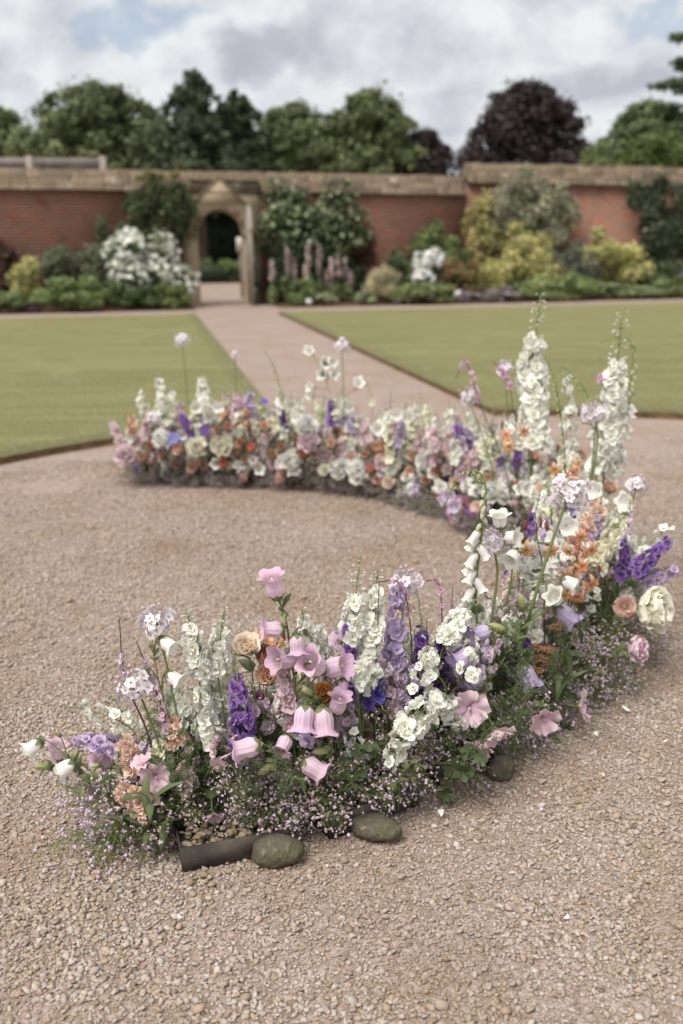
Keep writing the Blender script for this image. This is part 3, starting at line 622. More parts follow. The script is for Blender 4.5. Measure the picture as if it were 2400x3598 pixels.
# ------------------------------------------------------------------ gravel pebbles (real stones near the camera)
def gravel():
    ico = np.array([(0, 0, -1), (.72, -.53, -.45), (-.28, -.85, -.45), (-.89, 0, -.45), (-.28, .85, -.45), (.72, .53, -.45), (.28, -.85, .45), (-.72, -.53, .45), (-.72, .53, .45), (.28, .85, .45), (.89, 0, .45), (0, 0, 1)])
    F = np.array([(0, 2, 1), (1, 5, 0), (0, 3, 2), (0, 4, 3), (0, 5, 4), (1, 10, 5), (2, 6, 1), (3, 7, 2), (4, 8, 3), (5, 9, 4), (1, 6, 10), (2, 7, 6), (3, 8, 7), (4, 9, 8), (5, 10, 9), (6, 11, 10), (7, 11, 6), (8, 11, 7), (9, 11, 8), (10, 11, 9)])[:, ::-1]
    T = .3
    def patch(n, nf, sz):
        s = np.concatenate([sz * np.exp(rng.normal(0, .3, n)), .0055 * np.exp(rng.normal(0, .25, nf))]); n = len(s)
        v = (ico[None] + rng.normal(0, .17, (n, 12, 3))) * np.stack([np.ones(n), rng.uniform(.6, .9, n), rng.uniform(.38, .62, n)], 1)[:, None] * (s / 2)[:, None, None]
        a = rng.uniform(0, 6.283, n); tx = rng.normal(0, .3, (n, 1)); ty = rng.normal(0, .3, (n, 1)); v[..., 2] = v[..., 2] + tx * v[..., 0] + ty * v[..., 1]
        c, s_ = np.cos(a)[:, None], np.sin(a)[:, None]; v = np.stack([v[..., 0] * c - v[..., 1] * s_, v[..., 0] * s_ + v[..., 1] * c, v[..., 2]], -1)
        v += np.stack([rng.uniform(-T / 2, T / 2, n), rng.uniform(-T / 2, T / 2, n), s * .2], 1)[:, None]
        cc = np.array(PEB)[rng.integers(0, len(PEB), n)] * rng.uniform(.92, 1.07, (n, 1)); m_ = MB()
        m_.add(v.reshape(-1, 3), None, (F[None] + (np.arange(n) * 12)[:, None, None]).reshape(-1, 3), np.repeat(cc, 12, 0)); return m_.mesh('pebbles', M_PEBBLE, False)
    protos = bpy.data.collections.new('pebble_patches'); names = []
    spec = [(1150, 1000, .0098), (1250, 800, .0102), (900, 1200, .0092), (1100, 1000, .0104), (650, 1100, .009)] + [(1000, 0, .009)] * 3 + [(420, 0, .0095)] * 2 + [(160, 0, .0095)] * 2
    for k, (n, nf, sz) in enumerate(spec):
        o = bpy.data.objects.new('patch_%02d' % k, patch(n, nf, sz)); protos.objects.link(o)
    Pp = []; Ii = []; rot = []
    for iy in range(int(.6 / T), int(7.6 / T)):
        y = (iy + .5) * T; xm = .42 * y + .9
        for ix in range(-int(xm / T) - 1, int(xm / T) + 1):
            ye = y + random.uniform(-.7, .7); k = random.randrange(0, 5) if ye < 3.4 else random.randrange(5, 8) if ye < 4.9 else random.randrange(8, 10) if ye < 6.1 else random.randrange(10, 12)
            if math.hypot(*(np.array([(ix + .5) * T * math.cos(TH) + y * math.sin(TH), -(ix + .5) * T * math.sin(TH) + y * math.cos(TH)]) - CC)) > CR - .12 and not PL + .1 < (ix + .5) * T * math.cos(TH) + y * math.sin(TH) < PR - .1: continue
            if y > 4.9 and random.random() < (y - 4.9) / 2.5: continue
            Pp.append(((ix + .5) * T, y, 0)); Ii.append(k); rot.append((0, 0, random.randrange(4) * math.pi / 2))
    p = np.array(Pp); n = len(p)
    me = bpy.data.meshes.new('gravel'); me.vertices.add(n); me.vertices.foreach_set('co', p.astype(np.float32).ravel())
    a = me.attributes.new('idx', 'INT', 'POINT'); a.data.foreach_set('value', np.array(Ii, np.int32))
    a = me.attributes.new('rot', 'FLOAT_VECTOR', 'POINT'); a.data.foreach_set('vector', np.array(rot, np.float32).ravel())
    me.materials.append(M_PEBBLE)
    o = obj('gravel', me); o['kind'] = 'stuff'; tag(o, 'loose pale brown gravel stones covering the ground', 'gravel')
    nt = bpy.data.node_groups.new('scatter_gravel', 'GeometryNodeTree')
    nt.interface.new_socket('Geometry', in_out='INPUT', socket_type='NodeSocketGeometry'); nt.interface.new_socket('Geometry', in_out='OUTPUT', socket_type='NodeSocketGeometry')
    gi = nt.nodes.new('NodeGroupInput'); go = nt.nodes.new('NodeGroupOutput'); ip = nt.nodes.new('GeometryNodeInstanceOnPoints')
    ci = nt.nodes.new('GeometryNodeCollectionInfo'); ci.inputs['Collection'].default_value = protos; ci.inputs['Separate Children'].default_value = True; ci.inputs['Reset Children'].default_value = True
    A = nt.nodes.new('GeometryNodeInputNamedAttribute'); A.data_type = 'INT'; A.inputs[0].default_value = 'idx'
    B = nt.nodes.new('GeometryNodeInputNamedAttribute'); B.data_type = 'FLOAT_VECTOR'; B.inputs[0].default_value = 'rot'
    ip.inputs['Pick Instance'].default_value = True
    L = nt.links.new
    L(gi.outputs[0], ip.inputs['Points']); L(ci.outputs[0], ip.inputs['Instance']); L(A.outputs[0], ip.inputs['Instance Index']); L(B.outputs[0], ip.inputs['Rotation']); L(ip.outputs[0], go.inputs[0])
    md = o.modifiers.new('scatter', 'NODES'); md.node_group = nt
gravel()
# ================================================================== FLOWERS: shapes
GOLD = math.pi * (3 - 5 ** .5)
SHAPES = {'round': ([0, .25, .55, .8, .93, 1], [.3, .7, 1, .95, .65, .3]), 'point': ([0, .25, .5, .8, 1], [.35, .85, .95, .5, .03]), 'strap': ([0, .2, .6, .85, 1], [.45, .85, 1, .65, .04]),
          'fan': ([0, .3, .7, .92, 1], [.12, .5, .9, 1, .82]), 'ovate': ([0, .12, .35, .7, 1], [.15, .75, 1, .62, .03]), 'lily': ([0, .2, .5, .8, 1], [.5, .8, 1, .7, .05])}
def petal(mb, L, Wd, a0, bend, phi, c0, c1, cup=.15, ruf=0.0, shape='round', nu=3, nv=4, r0=0.0, z0=0.0, M=None, off=(0, 0, 0), mid=None):
    U, V = uvgrid(nu, nv); u = U * 2 - 1; b = bend if abs(bend) > 1e-3 else 1e-3
    an = a0 + b * V; r = r0 + L * (np.sin(an) - math.sin(a0)) / b; z = z0 - L * (np.cos(an) - math.cos(a0)) / b
    w = Wd * np.interp(V, *SHAPES[shape]); ph = random.uniform(0, 6.28)
    off_n = cup * u * u * w + ruf * np.sin(u * 4.2 + ph) * V * V + ruf * .6 * np.cos(V * 7 + ph) * u
    x = r - np.sin(an) * off_n; z = z + np.cos(an) * off_n; y = u * w
    c, s = math.cos(phi), math.sin(phi); v3 = np.stack([x * c - y * s, x * s + y * c, z], 1)
    k = V[:, None] ** .8; cc = (np.asarray(c0) * (1 - k) + np.asarray(c1) * k) * random.uniform(.95, 1.04)
    if mid is not None: cc = cc * (1 - (1 - np.abs(u[:, None])) * .25) + np.asarray(mid) * (1 - np.abs(u[:, None])) * .25
    if M is not None: v3 = v3 @ np.asarray(M).T
    mb.add(v3 + np.asarray(off), grid(nu, nv), None, cc)
def ball(mb, p, r, c, sq=1.0, jit=.12, M=None):
    v = np.array([(0, 0, -1), (.72, -.53, -.45), (-.28, -.85, -.45), (-.89, 0, -.45), (-.28, .85, -.45), (.72, .53, -.45), (.28, -.85, .45), (-.72, -.53, .45), (-.72, .53, .45), (.28, .85, .45), (.89, 0, .45), (0, 0, 1)])
    F = [(0, 2, 1), (1, 5, 0), (0, 3, 2), (0, 4, 3), (0, 5, 4), (1, 10, 5), (2, 6, 1), (3, 7, 2), (4, 8, 3), (5, 9, 4), (1, 6, 10), (2, 7, 6), (3, 8, 7), (4, 9, 8), (5, 10, 9), (6, 11, 10), (7, 11, 6), (8, 11, 7), (9, 11, 8), (10, 11, 9)]
    v = (v + rng.normal(0, jit, v.shape)) * [1, 1, sq] * r
    if M is not None: v = v @ np.asarray(M).T
    mb.add(v + np.asarray(p), None, [(a, c_, b) for a, b, c_ in F], c)
CL = dict(white=('eaecd8', 'fbfaf5'), cream=('e8e8c8', 'f8f4e2'), lilac=('c2aecb', 'd2c0dc'), mauve=('d0b6ca', 'e6d4e0'), purple=('6c4592', '8d66b0'), deep=('563478', '714a96'), violet=('6a58ae', '8878c6'),
          pink=('dbb0cc', 'e6c6d9'), palepink=('dcc0c6', 'ead5d8'), hotpink=('bf6f9c', 'd79abb'), peach=('e8b69c', 'f1cfba'), apricot=('f4dcc0', 'faeadb'), coral=('dd8068', 'e89a80'), dusty=('b98474', 'd3a898'), orange=('c8692a', 'dc8a4a'), terracotta=('a8705f', 'c79684'), blue=('7d7fc4', '9a9ad2'), dusk=('a08c96', 'c4b0bc'), yarrow=('c98f68', 'dcae8c'), allium=('e6dae4', 'f5eff3'))
CLN = dict(white='white', cream='cream', lilac='lilac', mauve='mauve', purple='purple', deep='deep purple', violet='violet', pink='pink', palepink='pale pink', hotpink='bright pink', peach='peach', apricot='apricot', coral='coral', dusty='dusty rose', orange='orange', terracotta='terracotta', blue='blue')
def C2(k): return lin(CL[k][0]), lin(CL[k][1])
def C3(k): return lin(CL[k][0]) ** .72, lin(CL[k][1]) ** .72     
_cache = {}
def variants(key, k, fn):
    if key not in _cache: _cache[key] = [fn() for _ in range(k)]
    return _cache[key]
def larkspur_floret(c):
    def f():
        m = MB(); a, b = C2(c); ph = random.uniform(0, 6)
        for i in range(5): petal(m, .0165 * random.uniform(.8, 1.2), .0095 * random.uniform(.8, 1.15), .14 + random.uniform(-.2, .28), random.uniform(-.3, .45), ph + i * 1.257 + random.uniform(-.2, .2), a, b, .16, .003, 'round', 3, 3, .001)
        for i in range(5): petal(m, .010, .0062, .75 + random.uniform(-.15, .15), .3, ph + .6 + i * 1.257, a, b, .25, .0018, 'round', 2, 2, .0008, .0015)
        for i in range(3): petal(m, .006, .003, 1.1, .4, i * 2.1, lin('c9c68c') if c in ('white', 'cream') else a, b, .2, 0, 'point', 1, 2, .0005, .002)
        return m
    return variants(('lf', c), 7, f)
def larkspur_far(c):
    def f():
        m = MB(); a, b = C2(c); ph = random.uniform(0, 6)
        for i in range(5): petal(m, .0165 * random.uniform(.8, 1.2), .0095, .3 + random.uniform(-.3, .3), random.uniform(-.3, .5), ph + i * 1.257, a, b, .2, .003, 'round', 2, 2, .001)
        for i in range(3): petal(m, .010, .0065, .8, .3, ph + .6 + i * 2.1, a, b, .25, .0018, 'round', 1, 2, .0008, .0015)
        return m
    return variants(('lff', c), 6, f)
def stock_floret(c):
    def f():
        m = MB(); a, b = C3(c); ph = random.uniform(0, 6)
        for ring, (n, L, a0) in enumerate([(5, .017, .1), (5, .014, .55), (5, .011, .95), (4, .007, 1.25)]):
            for i in range(n): petal(m, L * random.uniform(.85, 1.1), L * .62, a0 + random.uniform(-.15, .15), -.15 + .3 * ring, ph + ring * .7 + i * 6.283 / n, a * (1 - .1 * ring), b, .2, .003, 'fan', 2, 3, .001, .001 * ring)
        return m
    return variants(('st', c), 6, f)
def simple_floret(c, n=5, L=.012):
    def f():
        m = MB(); a, b = C2(c); ph = random.uniform(0, 6)
        for i in range(n): petal(m, L * random.uniform(.9, 1.1), L * .5, .3, -.2, ph + i * 6.283 / n, a, b, .15, .001, 'point' if n == 6 else 'round', 2, 3, .001)
        ball(m, (0, 0, .002), L * .17, lin('b9b86e'))
        return m
    return variants(('sf', c, n, L), 3, f)
def bud(c, L=.012, w=.005, green=.6):
    def f():
        m = MB(); a = lin('93a05e') * green + C2(c)[1] * (1 - green); pts = [(0, 0, 0), (0, 0, L * .3), (.0005, 0, L * .7), (0, 0, L)]
        tube(m, pts, [w * .4, w, w * .85, w * .25], np.array([lin('7f8e4e'), a, a, C2(c)[1] * .6 + a * .4]), 6); return m
    return variants(('bud', c, L, w, green), 2, f)
def bell(c, L=.055, Rm=.0195, flare=.0095, lobes=5, lobeL=.008, tipc=None, openr=1.0, rib=True):
    def f():
        m = MB(); a, b = C2(c); nu, nv = 50, 12; U, V = uvgrid(nu, nv); A = U * 2 * math.pi; ph = random.uniform(0, 6)
        prof = np.interp(V, [0, .06, .18, .38, .62, .8, .92, 1], np.array([.2, .6, .9, 1.0, .93 * openr, .93 * openr, 1.02 * openr, 1.08 * openr]) * Rm)
        lo = np.clip(.5 + .5 * np.cos(lobes * A) + .12 * np.sin(A + ph), 0, 1) ** .8; rim = np.clip((V - .74) / .26, 0, 1)
        r = prof + flare * rim ** 1.6 * (.25 + .9 * lo) ; z = L * V + lobeL * rim * (lo - .6) - flare * .55 * rim ** 3 * lo
        if rib: r = r * (1 + .035 * np.cos(2 * lobes * A) * np.sin(V * math.pi))
        r = r * (1 + .06 * np.sin(A * 2 + ph) * V + .02 * np.sin(7 * A + ph) * V + .025 * np.sin(9 * V + 3 * np.sin(A + ph))); z = z + .0015 * np.sin(A * 3 + ph) * rim
        v = np.stack([r * np.cos(A), r * np.sin(A), z], 1); k = (V ** 1.2)[:, None]; vein = (.5 + .5 * np.cos(2 * lobes * A))[:, None] * .3 * np.sin(V * 3.1)[:, None]
        cc = (b * .6 + lin('efe6e6') * .4) * (1 - k) + (a * .55 + b * .45) * k; cc = cc * (1 - vein) + lin('f0e6ee') * vein * .9
        dv = ((.5 + .5 * np.cos(3 * lobes * A + .4 * np.sin(6 * V))) ** 6)[:, None] * .22 * np.sin(V * 2.6)[:, None]; cc = cc * (1 - dv)
        if tipc is not None: cc = cc * (1 - k * .6) + lin(tipc) * k * .6
        m.add(v, grid(nu, nv), None, cc)
        tube(m, [(0, 0, 0), (0, 0, L * .6), (0, 0, L * .78)], [.0012, .0012, .0025], lin('e2e0b8'), 5)
        return m
    return variants(('bell', c, L, Rm, flare, tipc), 3, f)
def calyx():
    def f():
        m = MB(); g0, g1 = lin('6c7550'), lin('8c946a')
        for i in range(5): petal(m, .024, .0075, .25, 1.25, i * 1.257, g0, g1, .2, 0, 'point', 2, 4, .005, -.003)
        for i in range(5): petal(m, .014, .006, -.35, -.7, i * 1.257 + .6, g0, g1, .25, 0, 'point', 2, 2, .004, .002)
        ball(m, (0, 0, -.001), .008, g0, .8); return m
    return variants('calyx', 2, f)
def bellbud(c='pink'):
    def f():
        m = MB(); a = lin('a9b072'); b = C2(c)[1]; n = 8; U, V = uvgrid(15, n); A = U * 6.283
        r = .0085 * np.interp(V, [0, .1, .45, .8, 1], [.35, .8, 1, .85, .12]) * (1 + .14 * np.cos(5 * A)); z = .042 * V
        k = (V ** 2)[:, None] * .5; m.add(np.stack([r * np.cos(A), r * np.sin(A), z], 1), grid(15, n), None, a * (1 - k) + (b * .5 + a * .5) * k); return m
    return variants(('bbud', c), 2, f)
def peony(c, r=.05, core=None):
    def f():
        m = MB(); a, b = C3(c); ca = C3(core)[1] if core else b
        rings = [(7, 1.0, .2, 1.0), (8, .95, .5, 1.0), (9, .88, .75, .95), (9, .8, .95, .8), (9, .72, 1.1, .5), (8, .62, 1.25, .2)]
        for j, (n, L, a0, bd) in enumerate(rings):
            k = j / 5; cc0 = a * (1 - k) + ca * .85 * k; cc1 = b * (1 - k) + ca * k
            for i in range(n): petal(m, r * L * random.uniform(.9, 1.12), r * (.56 - .065 * j), a0 + random.uniform(-.2, .2), bd + random.uniform(-.2, .2), j * .9 + i * 6.283 / n + random.uniform(-.15, .15), cc0, cc1, .12, r * .085 * (1 + .25 * j), 'fan', 4, 5, r * .06, r * .03 * j)
        return m
    return variants(('peony', c, r, core), 3, f)
def rose(c, r=.03, core=None):
    def f():
        m = MB(); a, b = C3(c); ca = C3(core)[0] if core else a
        for i in range(22):
            k = i / 21; a_ = a * .4 + b * .6; petal(m, r * (1.05 - .55 * k) * random.uniform(.92, 1.08), r * (.62 - .3 * k), .35 + 1.1 * k, .9 - .7 * k, i * GOLD, a_ * (1 - k) + ca * k, b * (1 - k) + ca * k, .1, r * .07, 'round', 3, 4, r * .04, r * .25 * k)
        return m
    return variants(('rose', c, r, core), 3, f)
def pompom(c, r=.02):
    def f():
        m = MB(); a, b = C3(c)
        for i in range(26):
            z = 1 - 1.5 * (i + .5) / 26; el_ = math.asin(max(-1, z)); petal(m, r * .62, r * .4, el_ * .8, .5, i * GOLD, a * .8, b, .2, r * .07, 'fan', 2, 2, r * .35 * math.cos(el_), r * .45 * math.sin(el_) + r * .3)
        return m
    return variants(('pom', c, r), 3, f)
def mallow(c='palepink', L=.036):
    def f():
        m = MB(); a, b = C2(c); dk = lin('a55c86')
        for i in range(5): petal(m, L * random.uniform(.92, 1.08), L * .53, .85 + random.uniform(-.15, .15), -.55 + random.uniform(-.3, .3), i * 1.257 + random.uniform(-.08, .08), dk * .45 + b * .55, b, .1, .0055, 'fan', 6, 6, .002, 0, mid=lin('c48fae'))
        tube(m, [(0, 0, 0), (0, 0, .008), (0, 0, .016)], [.0015, .002, .003], lin('d3b9c4'), 5)
        for i in range(5): petal(m, .014, .005, .5, .2, i * 1.257 + .6, lin('6f7f44'), lin('7f8e50'), .2, 0, 'point', 2, 2, .001, -.003)
        return m
    return variants(('mallow', c, L), 3, f)
def lily(c='orange'):
    def f():
        m = MB(); a, b = C2(c)
        for i in range(6): petal(m, .042, .0065, 1.1, -3.2, i * 1.047, lin('eab07c'), lin('e2a27c') * .7 + lin('e8bca8') * .3, .15, .001, 'lily', 3, 8, .002)
        for i in range(6):
            p = i * 1.047 + .5; e = np.array([.012 * math.cos(p), .012 * math.sin(p), .026]); tube(m, [(0, 0, 0), e * .5, e], .0005, lin('b9a070'), 3); ball(m, e, .0018, lin('8a3a20'), .6)
        return m
    return variants(('lily', c), 3, f)
def lilybud():
    def f():
        m = MB(); tube(m, [(0, 0, 0), (0, 0, .006), (0, 0, .018), (0, 0, .03)], [.002, .005, .0058, .002], lin('8f5a4c'), 6); return m
    return variants('lbud', 2, f)
def foxbell(c='white', L=.045):
    return bell(c, .046, .0108, .003, 5, .004, None, 1.08, False)
def gyp(c, n=150, R_=.13, seed=0):
    """a cloud of fine branching stalks ending in tiny double flowers: (stalks, blossoms)"""
    def f():
        st, bl = MB(), MB(); a, b = C2(c); g = lin('7f8a55')
        for k in range(11):
            d = unit([rng.normal(0, .75), rng.normal(0, .75), rng.uniform(.25, 1.1)]); L = R_ * rng.uniform(.55, .9); e = d * L; mid = e * .55 + [0, 0, .015]
            tube(st, [(0, 0, 0), mid, e], [.0009, .0007, .0005], g, 3)
            for j in range(n // 11):
                f_ = rng.uniform(.35, 1.0); q = e * f_ + rng.normal(0, R_ * .13, 3) + d * R_ * .12; q[2] = max(q[2], -.03)
                tube(st, [e * max(f_ - .25, .1), (e * f_ + q) / 2, q], [.0004, .0004, .0003], g, 3)
                r = rng.uniform(.0022, .005); w = rng.random()
                if w < .2: ball(bl, q, r * .6, lin('a8ac78'), 1.2)
                else:
                    for _ in range(2): ball(bl, q + rng.normal(0, r * .45, 3), r * .8, a * (1 - w) + b * w, .75, .3)
        return st, bl
    return variants(('gyp', c, n, R_), 6, f)
def strapleaf(L=.1, Wd=.0095, bend=-1.3, c0='55633f', c1='6d7a52'):
    def f():
        m = MB(); petal(m, L, Wd, .9, bend * random.uniform(.5, 1.5), 0, lin(c0), lin(c1), -.35, .003, 'strap', 4, 8, 0, 0, mid=lin('8a9765')); return m
    return variants(('strap', L, Wd, c0), 4, f)
def ovateleaf(L=.035, c0='5a6742', c1='757f56'):
    def f():
        m = MB(); petal(m, L, L * .36, .6, -.8 * random.uniform(.4, 1.5), 0, lin(c0), lin(c1), .3, .0015, 'ovate', 4, 5, 0, 0, mid=lin('93a066')); return m
    return variants(('ov', L, c0), 4, f)
def lobedleaf(L=.05):
    def f():
        m = MB(); U, V = uvgrid(24, 4); A = U * 6.283 ; r = L * .5 * V * (1 + .14 * np.cos(5 * A) + .05 * np.cos(15 * A)) * np.where(np.abs(A - math.pi) < .25, .75, 1); z = -.2 * r + .004 * np.sin(5 * A) * V
        v = np.stack([r * np.cos(A) + L * .4, r * np.sin(A), z], 1); c = lin('4a5638') + (lin('66724a') - lin('4a5638')) * (.5 + .5 * np.cos(5 * A))[:, None] * .5; m.add(v, grid(24, 4), None, c); return m
    return variants(('lob', L), 3, f)
def fern(L=.07):
    def f():
        m = MB(); g = lin('66724a'); main = spline([(0, 0, 0), (L * .3, 0, L * .35), (L * .75, 0, L * .55)], 6); tube(m, main, .0007, g, 3)
        for i in range(1, 6):
            for sg in (-1, 1):
                d = unit([.6, sg * rng.uniform(.6, 1), rng.uniform(-.1, .6)]) * L * .42 * (1.1 - i * .1); a = main[i]; tube(m, [a, a + d * .6, a + d], [.0006, .0006, .0003], g, 3)
                for k in (.35, .6, .8):
                    for s2 in (-1, 1): e = unit(d + rng.normal(0, L * .3, 3)) * L * .2; q_ = a + d * k; w_ = unit(np.cross(e, [0.3, .2, 1])) * .0008; m.add([q_ - w_, q_ + w_, q_ + e], None, [(0, 1, 2)], g * rng.uniform(.85, 1.25))
        return m
    return variants(('fern', L), 4, f)

# ================================================================== FLOWERS: the crescent
CENTRE = spline([(-.62, 2.06), (-.36, 2.05), (-.08, 2.12), (.2, 2.27), (.47, 2.52), (.7, 2.86), (.86, 3.3), (.92, 3.8), (.86, 4.35), (.62, 4.95), (.22, 5.38), (-.3, 5.6), (-.8, 5.72), (-1.22, 5.8)], 240)
def tau(p):
    d = (CENTRE[:, 0] - p[0]) ** 2 + (CENTRE[:, 1] - p[1]) ** 2; return int(d.argmin()) / 239.0
def cl(t): return CENTRE[int(round(t * 239))]
def normal(t):
    i = int(round(t * 239)); a = CENTRE[max(i - 2, 0)]; b = CENTRE[min(i + 2, 239)]; d = unit(np.append(b - a, 0)); return np.array([d[1], -d[0], 0])   # points outwards
def zone(p):
    t = tau(p)
    return ('at the near arc\'s left end' if t < .15 else 'in the near arc\'s middle' if t < .29 else 'on the near arc\'s right' if t < .42 else 'at the crescent\'s right bend' if t < .6
            else 'on the far arc\'s right' if t < .74 else 'in the far arc\'s middle' if t < .88 else 'at the far arc\'s left end')
def base_for(p, spread=.07, z=.035):
    t = tau(p); c = cl(min(max(t + random.uniform(-.008, .008), .035), 1)); n = normal(t)
    w = np.dot(np.array([p[0] - c[0], p[1] - c[1], 0]), n); w = max(-.1, min(.1, w * .6)) + random.uniform(-.02, .02)
    return np.array([c[0], c[1], z]) + n * w
def start(name, cat, one, many, head, base, label=None, group=None):
    o = empty(name, base)
    if label: tag(o, label, cat, group)
    else: later(o, one, many, zone(head), cat, head, group or (many + ' of the crescent'))
    return o
def pm(b, name, mat=None): return b.mesh(name, mat or M_PETAL)
def put(parent, name, b, p, d, base, scale=1.0, mat=None, spin=None):
    return obj(name, pm(b, name, mat), parent, np.asarray(p) - base, frame(d, random.uniform(0, 6.28) if spin is None else spin), scale)
def leafdir(d, n=None):
    return d
def put_leaf(parent, b, p, d, base, scale=1.0, mat=None, name='leaf'):
    """leaf meshes grow along +X and lift in Z; lay +X along d"""
    x = unit(d); up_ = np.array([0, 0, 1.0]); y = unit(np.cross(up_, x)); z = np.cross(x, y); M_ = np.stack([x, y, z], 1)
    return obj(name, pm(b, name, mat or M_LEAF), parent, np.asarray(p) - base, M_, scale)
def rdir(up_=.3): a = random.uniform(0, 6.283); return np.array([math.cos(a), math.sin(a), up_])
SG = lin('737d4e'); SD = lin('5a4a40')
def stem_mesh(path, r0, r1, c, base): m = MB(); tube(m, path - base, np.linspace(r0, r1, len(path)), c, 6); return m.mesh('stem', M_STEM)
def leaves_on(o, path, base, kind, n, lo=.05, hi=.5):
    for i in range(n):
        f = random.uniform(lo, hi); p = path[int(f * (len(path) - 1))]
        if kind == 'fern': put_leaf(o, random.choice(fern()), p, rdir(.2), base, random.uniform(.8, 1.4))
        elif kind == 'strap': put_leaf(o, random.choice(strapleaf()), p, rdir(.15), base, random.uniform(.5, .95))
        elif kind == 'ovate': put_leaf(o, random.choice(ovateleaf()), p, rdir(.1), base, random.uniform(.8, 1.6))
        elif kind == 'lobed': put_leaf(o, random.choice(lobedleaf()), p, rdir(-.05), base, random.uniform(.7, 1.2))

def spike(kind, c, tip, low, base=None, alias=None, n=26, rad=.012, fs=1.0, label=None, buds=.25, leaf='fern', nleaf=3, split=True, arch=None, r0=.0028, ped=.6):
    """flower spike: florets set spirally on a stem from 'low' to 'tip'"""
    tip = np.asarray(tip); low = np.asarray(low); base = base_for(low) if base is None else np.asarray(base)
    k1 = base * .5 + low * .5 + np.array([0, 0, .03]) + (base - low) * [.12, .12, 0]
    pts = [base, k1, low] + ([arch] if arch is not None else []) + [tip]
    path = spline(pts, 34); i0 = int(((path - low) ** 2).sum(1).argmin())
    nm = {'larkspur': 'larkspur', 'delphinium': 'delphinium', 'stock': 'stock_flower', 'linaria': 'toadflax', 'veronica': 'speedwell'}[kind]
    word = {'larkspur': 'larkspur spike', 'delphinium': 'tall delphinium spike', 'stock': 'dense stock spike', 'linaria': 'thin toadflax spike', 'veronica': 'curved speedwell spike'}[kind]
    if alias: nm, word = alias
    o = start(nm, 'flower', CLN[c] + ' ' + word, CLN[c] + ' ' + (word + 's' if 'in green' not in word else 'spikes in green bud').replace('larkspurs', 'larkspur sprays'), (tip + low) / 2, base, label)
    sc_ = SD if kind in ('linaria', 'veronica') else SG
    obj('stem', stem_mesh(path, r0, r0 * .4, sc_, base), o); leaves_on(o, path, base, leaf, nleaf, .06, .4)
    fl = stock_floret(c) if kind == 'stock' else (larkspur_floret(c) if split else larkspur_far(c)) if kind in ('larkspur', 'delphinium') else simple_floret(c, 5, .0062)
    bd = bud(c, .0165, .0068, .42) if kind != 'linaria' and kind != 'veronica' else bud('terracotta', .005, .0022, .1)
    joined = MB() if not split else None
    for j in range(n):
        if kind == 'delphinium' and random.random() < .12: continue
        f = (j + .3) / n; x = i0 + f * (33 - i0); i = min(int(x), 32); p = path[i] + (path[i + 1] - path[i]) * (x - i); tg = unit(path[min(i + 1, 33)] - path[i])
        a = j * GOLD + random.uniform(-.8, .8); x = min(max(x + random.uniform(-.6, .6), i0), 32.9); i = min(int(x), 32); p = path[i] + (path[i + 1] - path[i]) * (x - i); fr = frame(tg); out = fr[:, 0] * math.cos(a) + fr[:, 1] * math.sin(a)
        isb = f > 1 - buds; tp = 1 - .5 * f if kind != 'delphinium' else 1.12 - .68 * f
        q = p + out * (rad * random.uniform(.75, 1.2) * tp if not isb else (max(rad, .012) * (1.25 - .8 * f) if kind in ('larkspur', 'delphinium') else rad * .8 * tp)) + tg * (.004 if isb else 0); d = out + tg * (random.uniform(-.2, .6) if not isb else .8) + rng.normal(0, .25, 3)
        if isb and kind in ('larkspur', 'delphinium'):
            pass
        pb_ = random.choice(bd if isb else fl); s = fs * (tp * random.uniform(.78, 1.2)) * ((1.42 if kind != 'stock' else 1.08) if not isb else .85 * (1.25 - f * .5))
        if split: put(o, 'bud' if isb else 'floret', pb_, q, d, base, s)
        else: joined.join(pb_, frame(d, random.uniform(0, 6)) * s, q - base)
    if not split: obj('blossoms', joined.mesh('blossoms', M_PETAL), o)
    if kind in ('larkspur', 'delphinium'):              # little stalks that carry florets and buds
        m_ = MB()
        for j in range(0, n):
            f = (j + .3) / n; x = i0 + f * (33 - i0); i = min(int(x), 32); p = path[i]; tg = unit(path[i + 1] - path[i]); a = j * GOLD; fr = frame(tg); out = fr[:, 0] * math.cos(a) + fr[:, 1] * math.sin(a)
            tube(m_, [p - tg * .008 - base, p + out * rad * .5 - base, p + out * rad * .95 * (1 - .5 * f) - base], .0007, SG, 3)
        obj('stalks', m_.mesh('stalks', M_STEM), o)
    return o
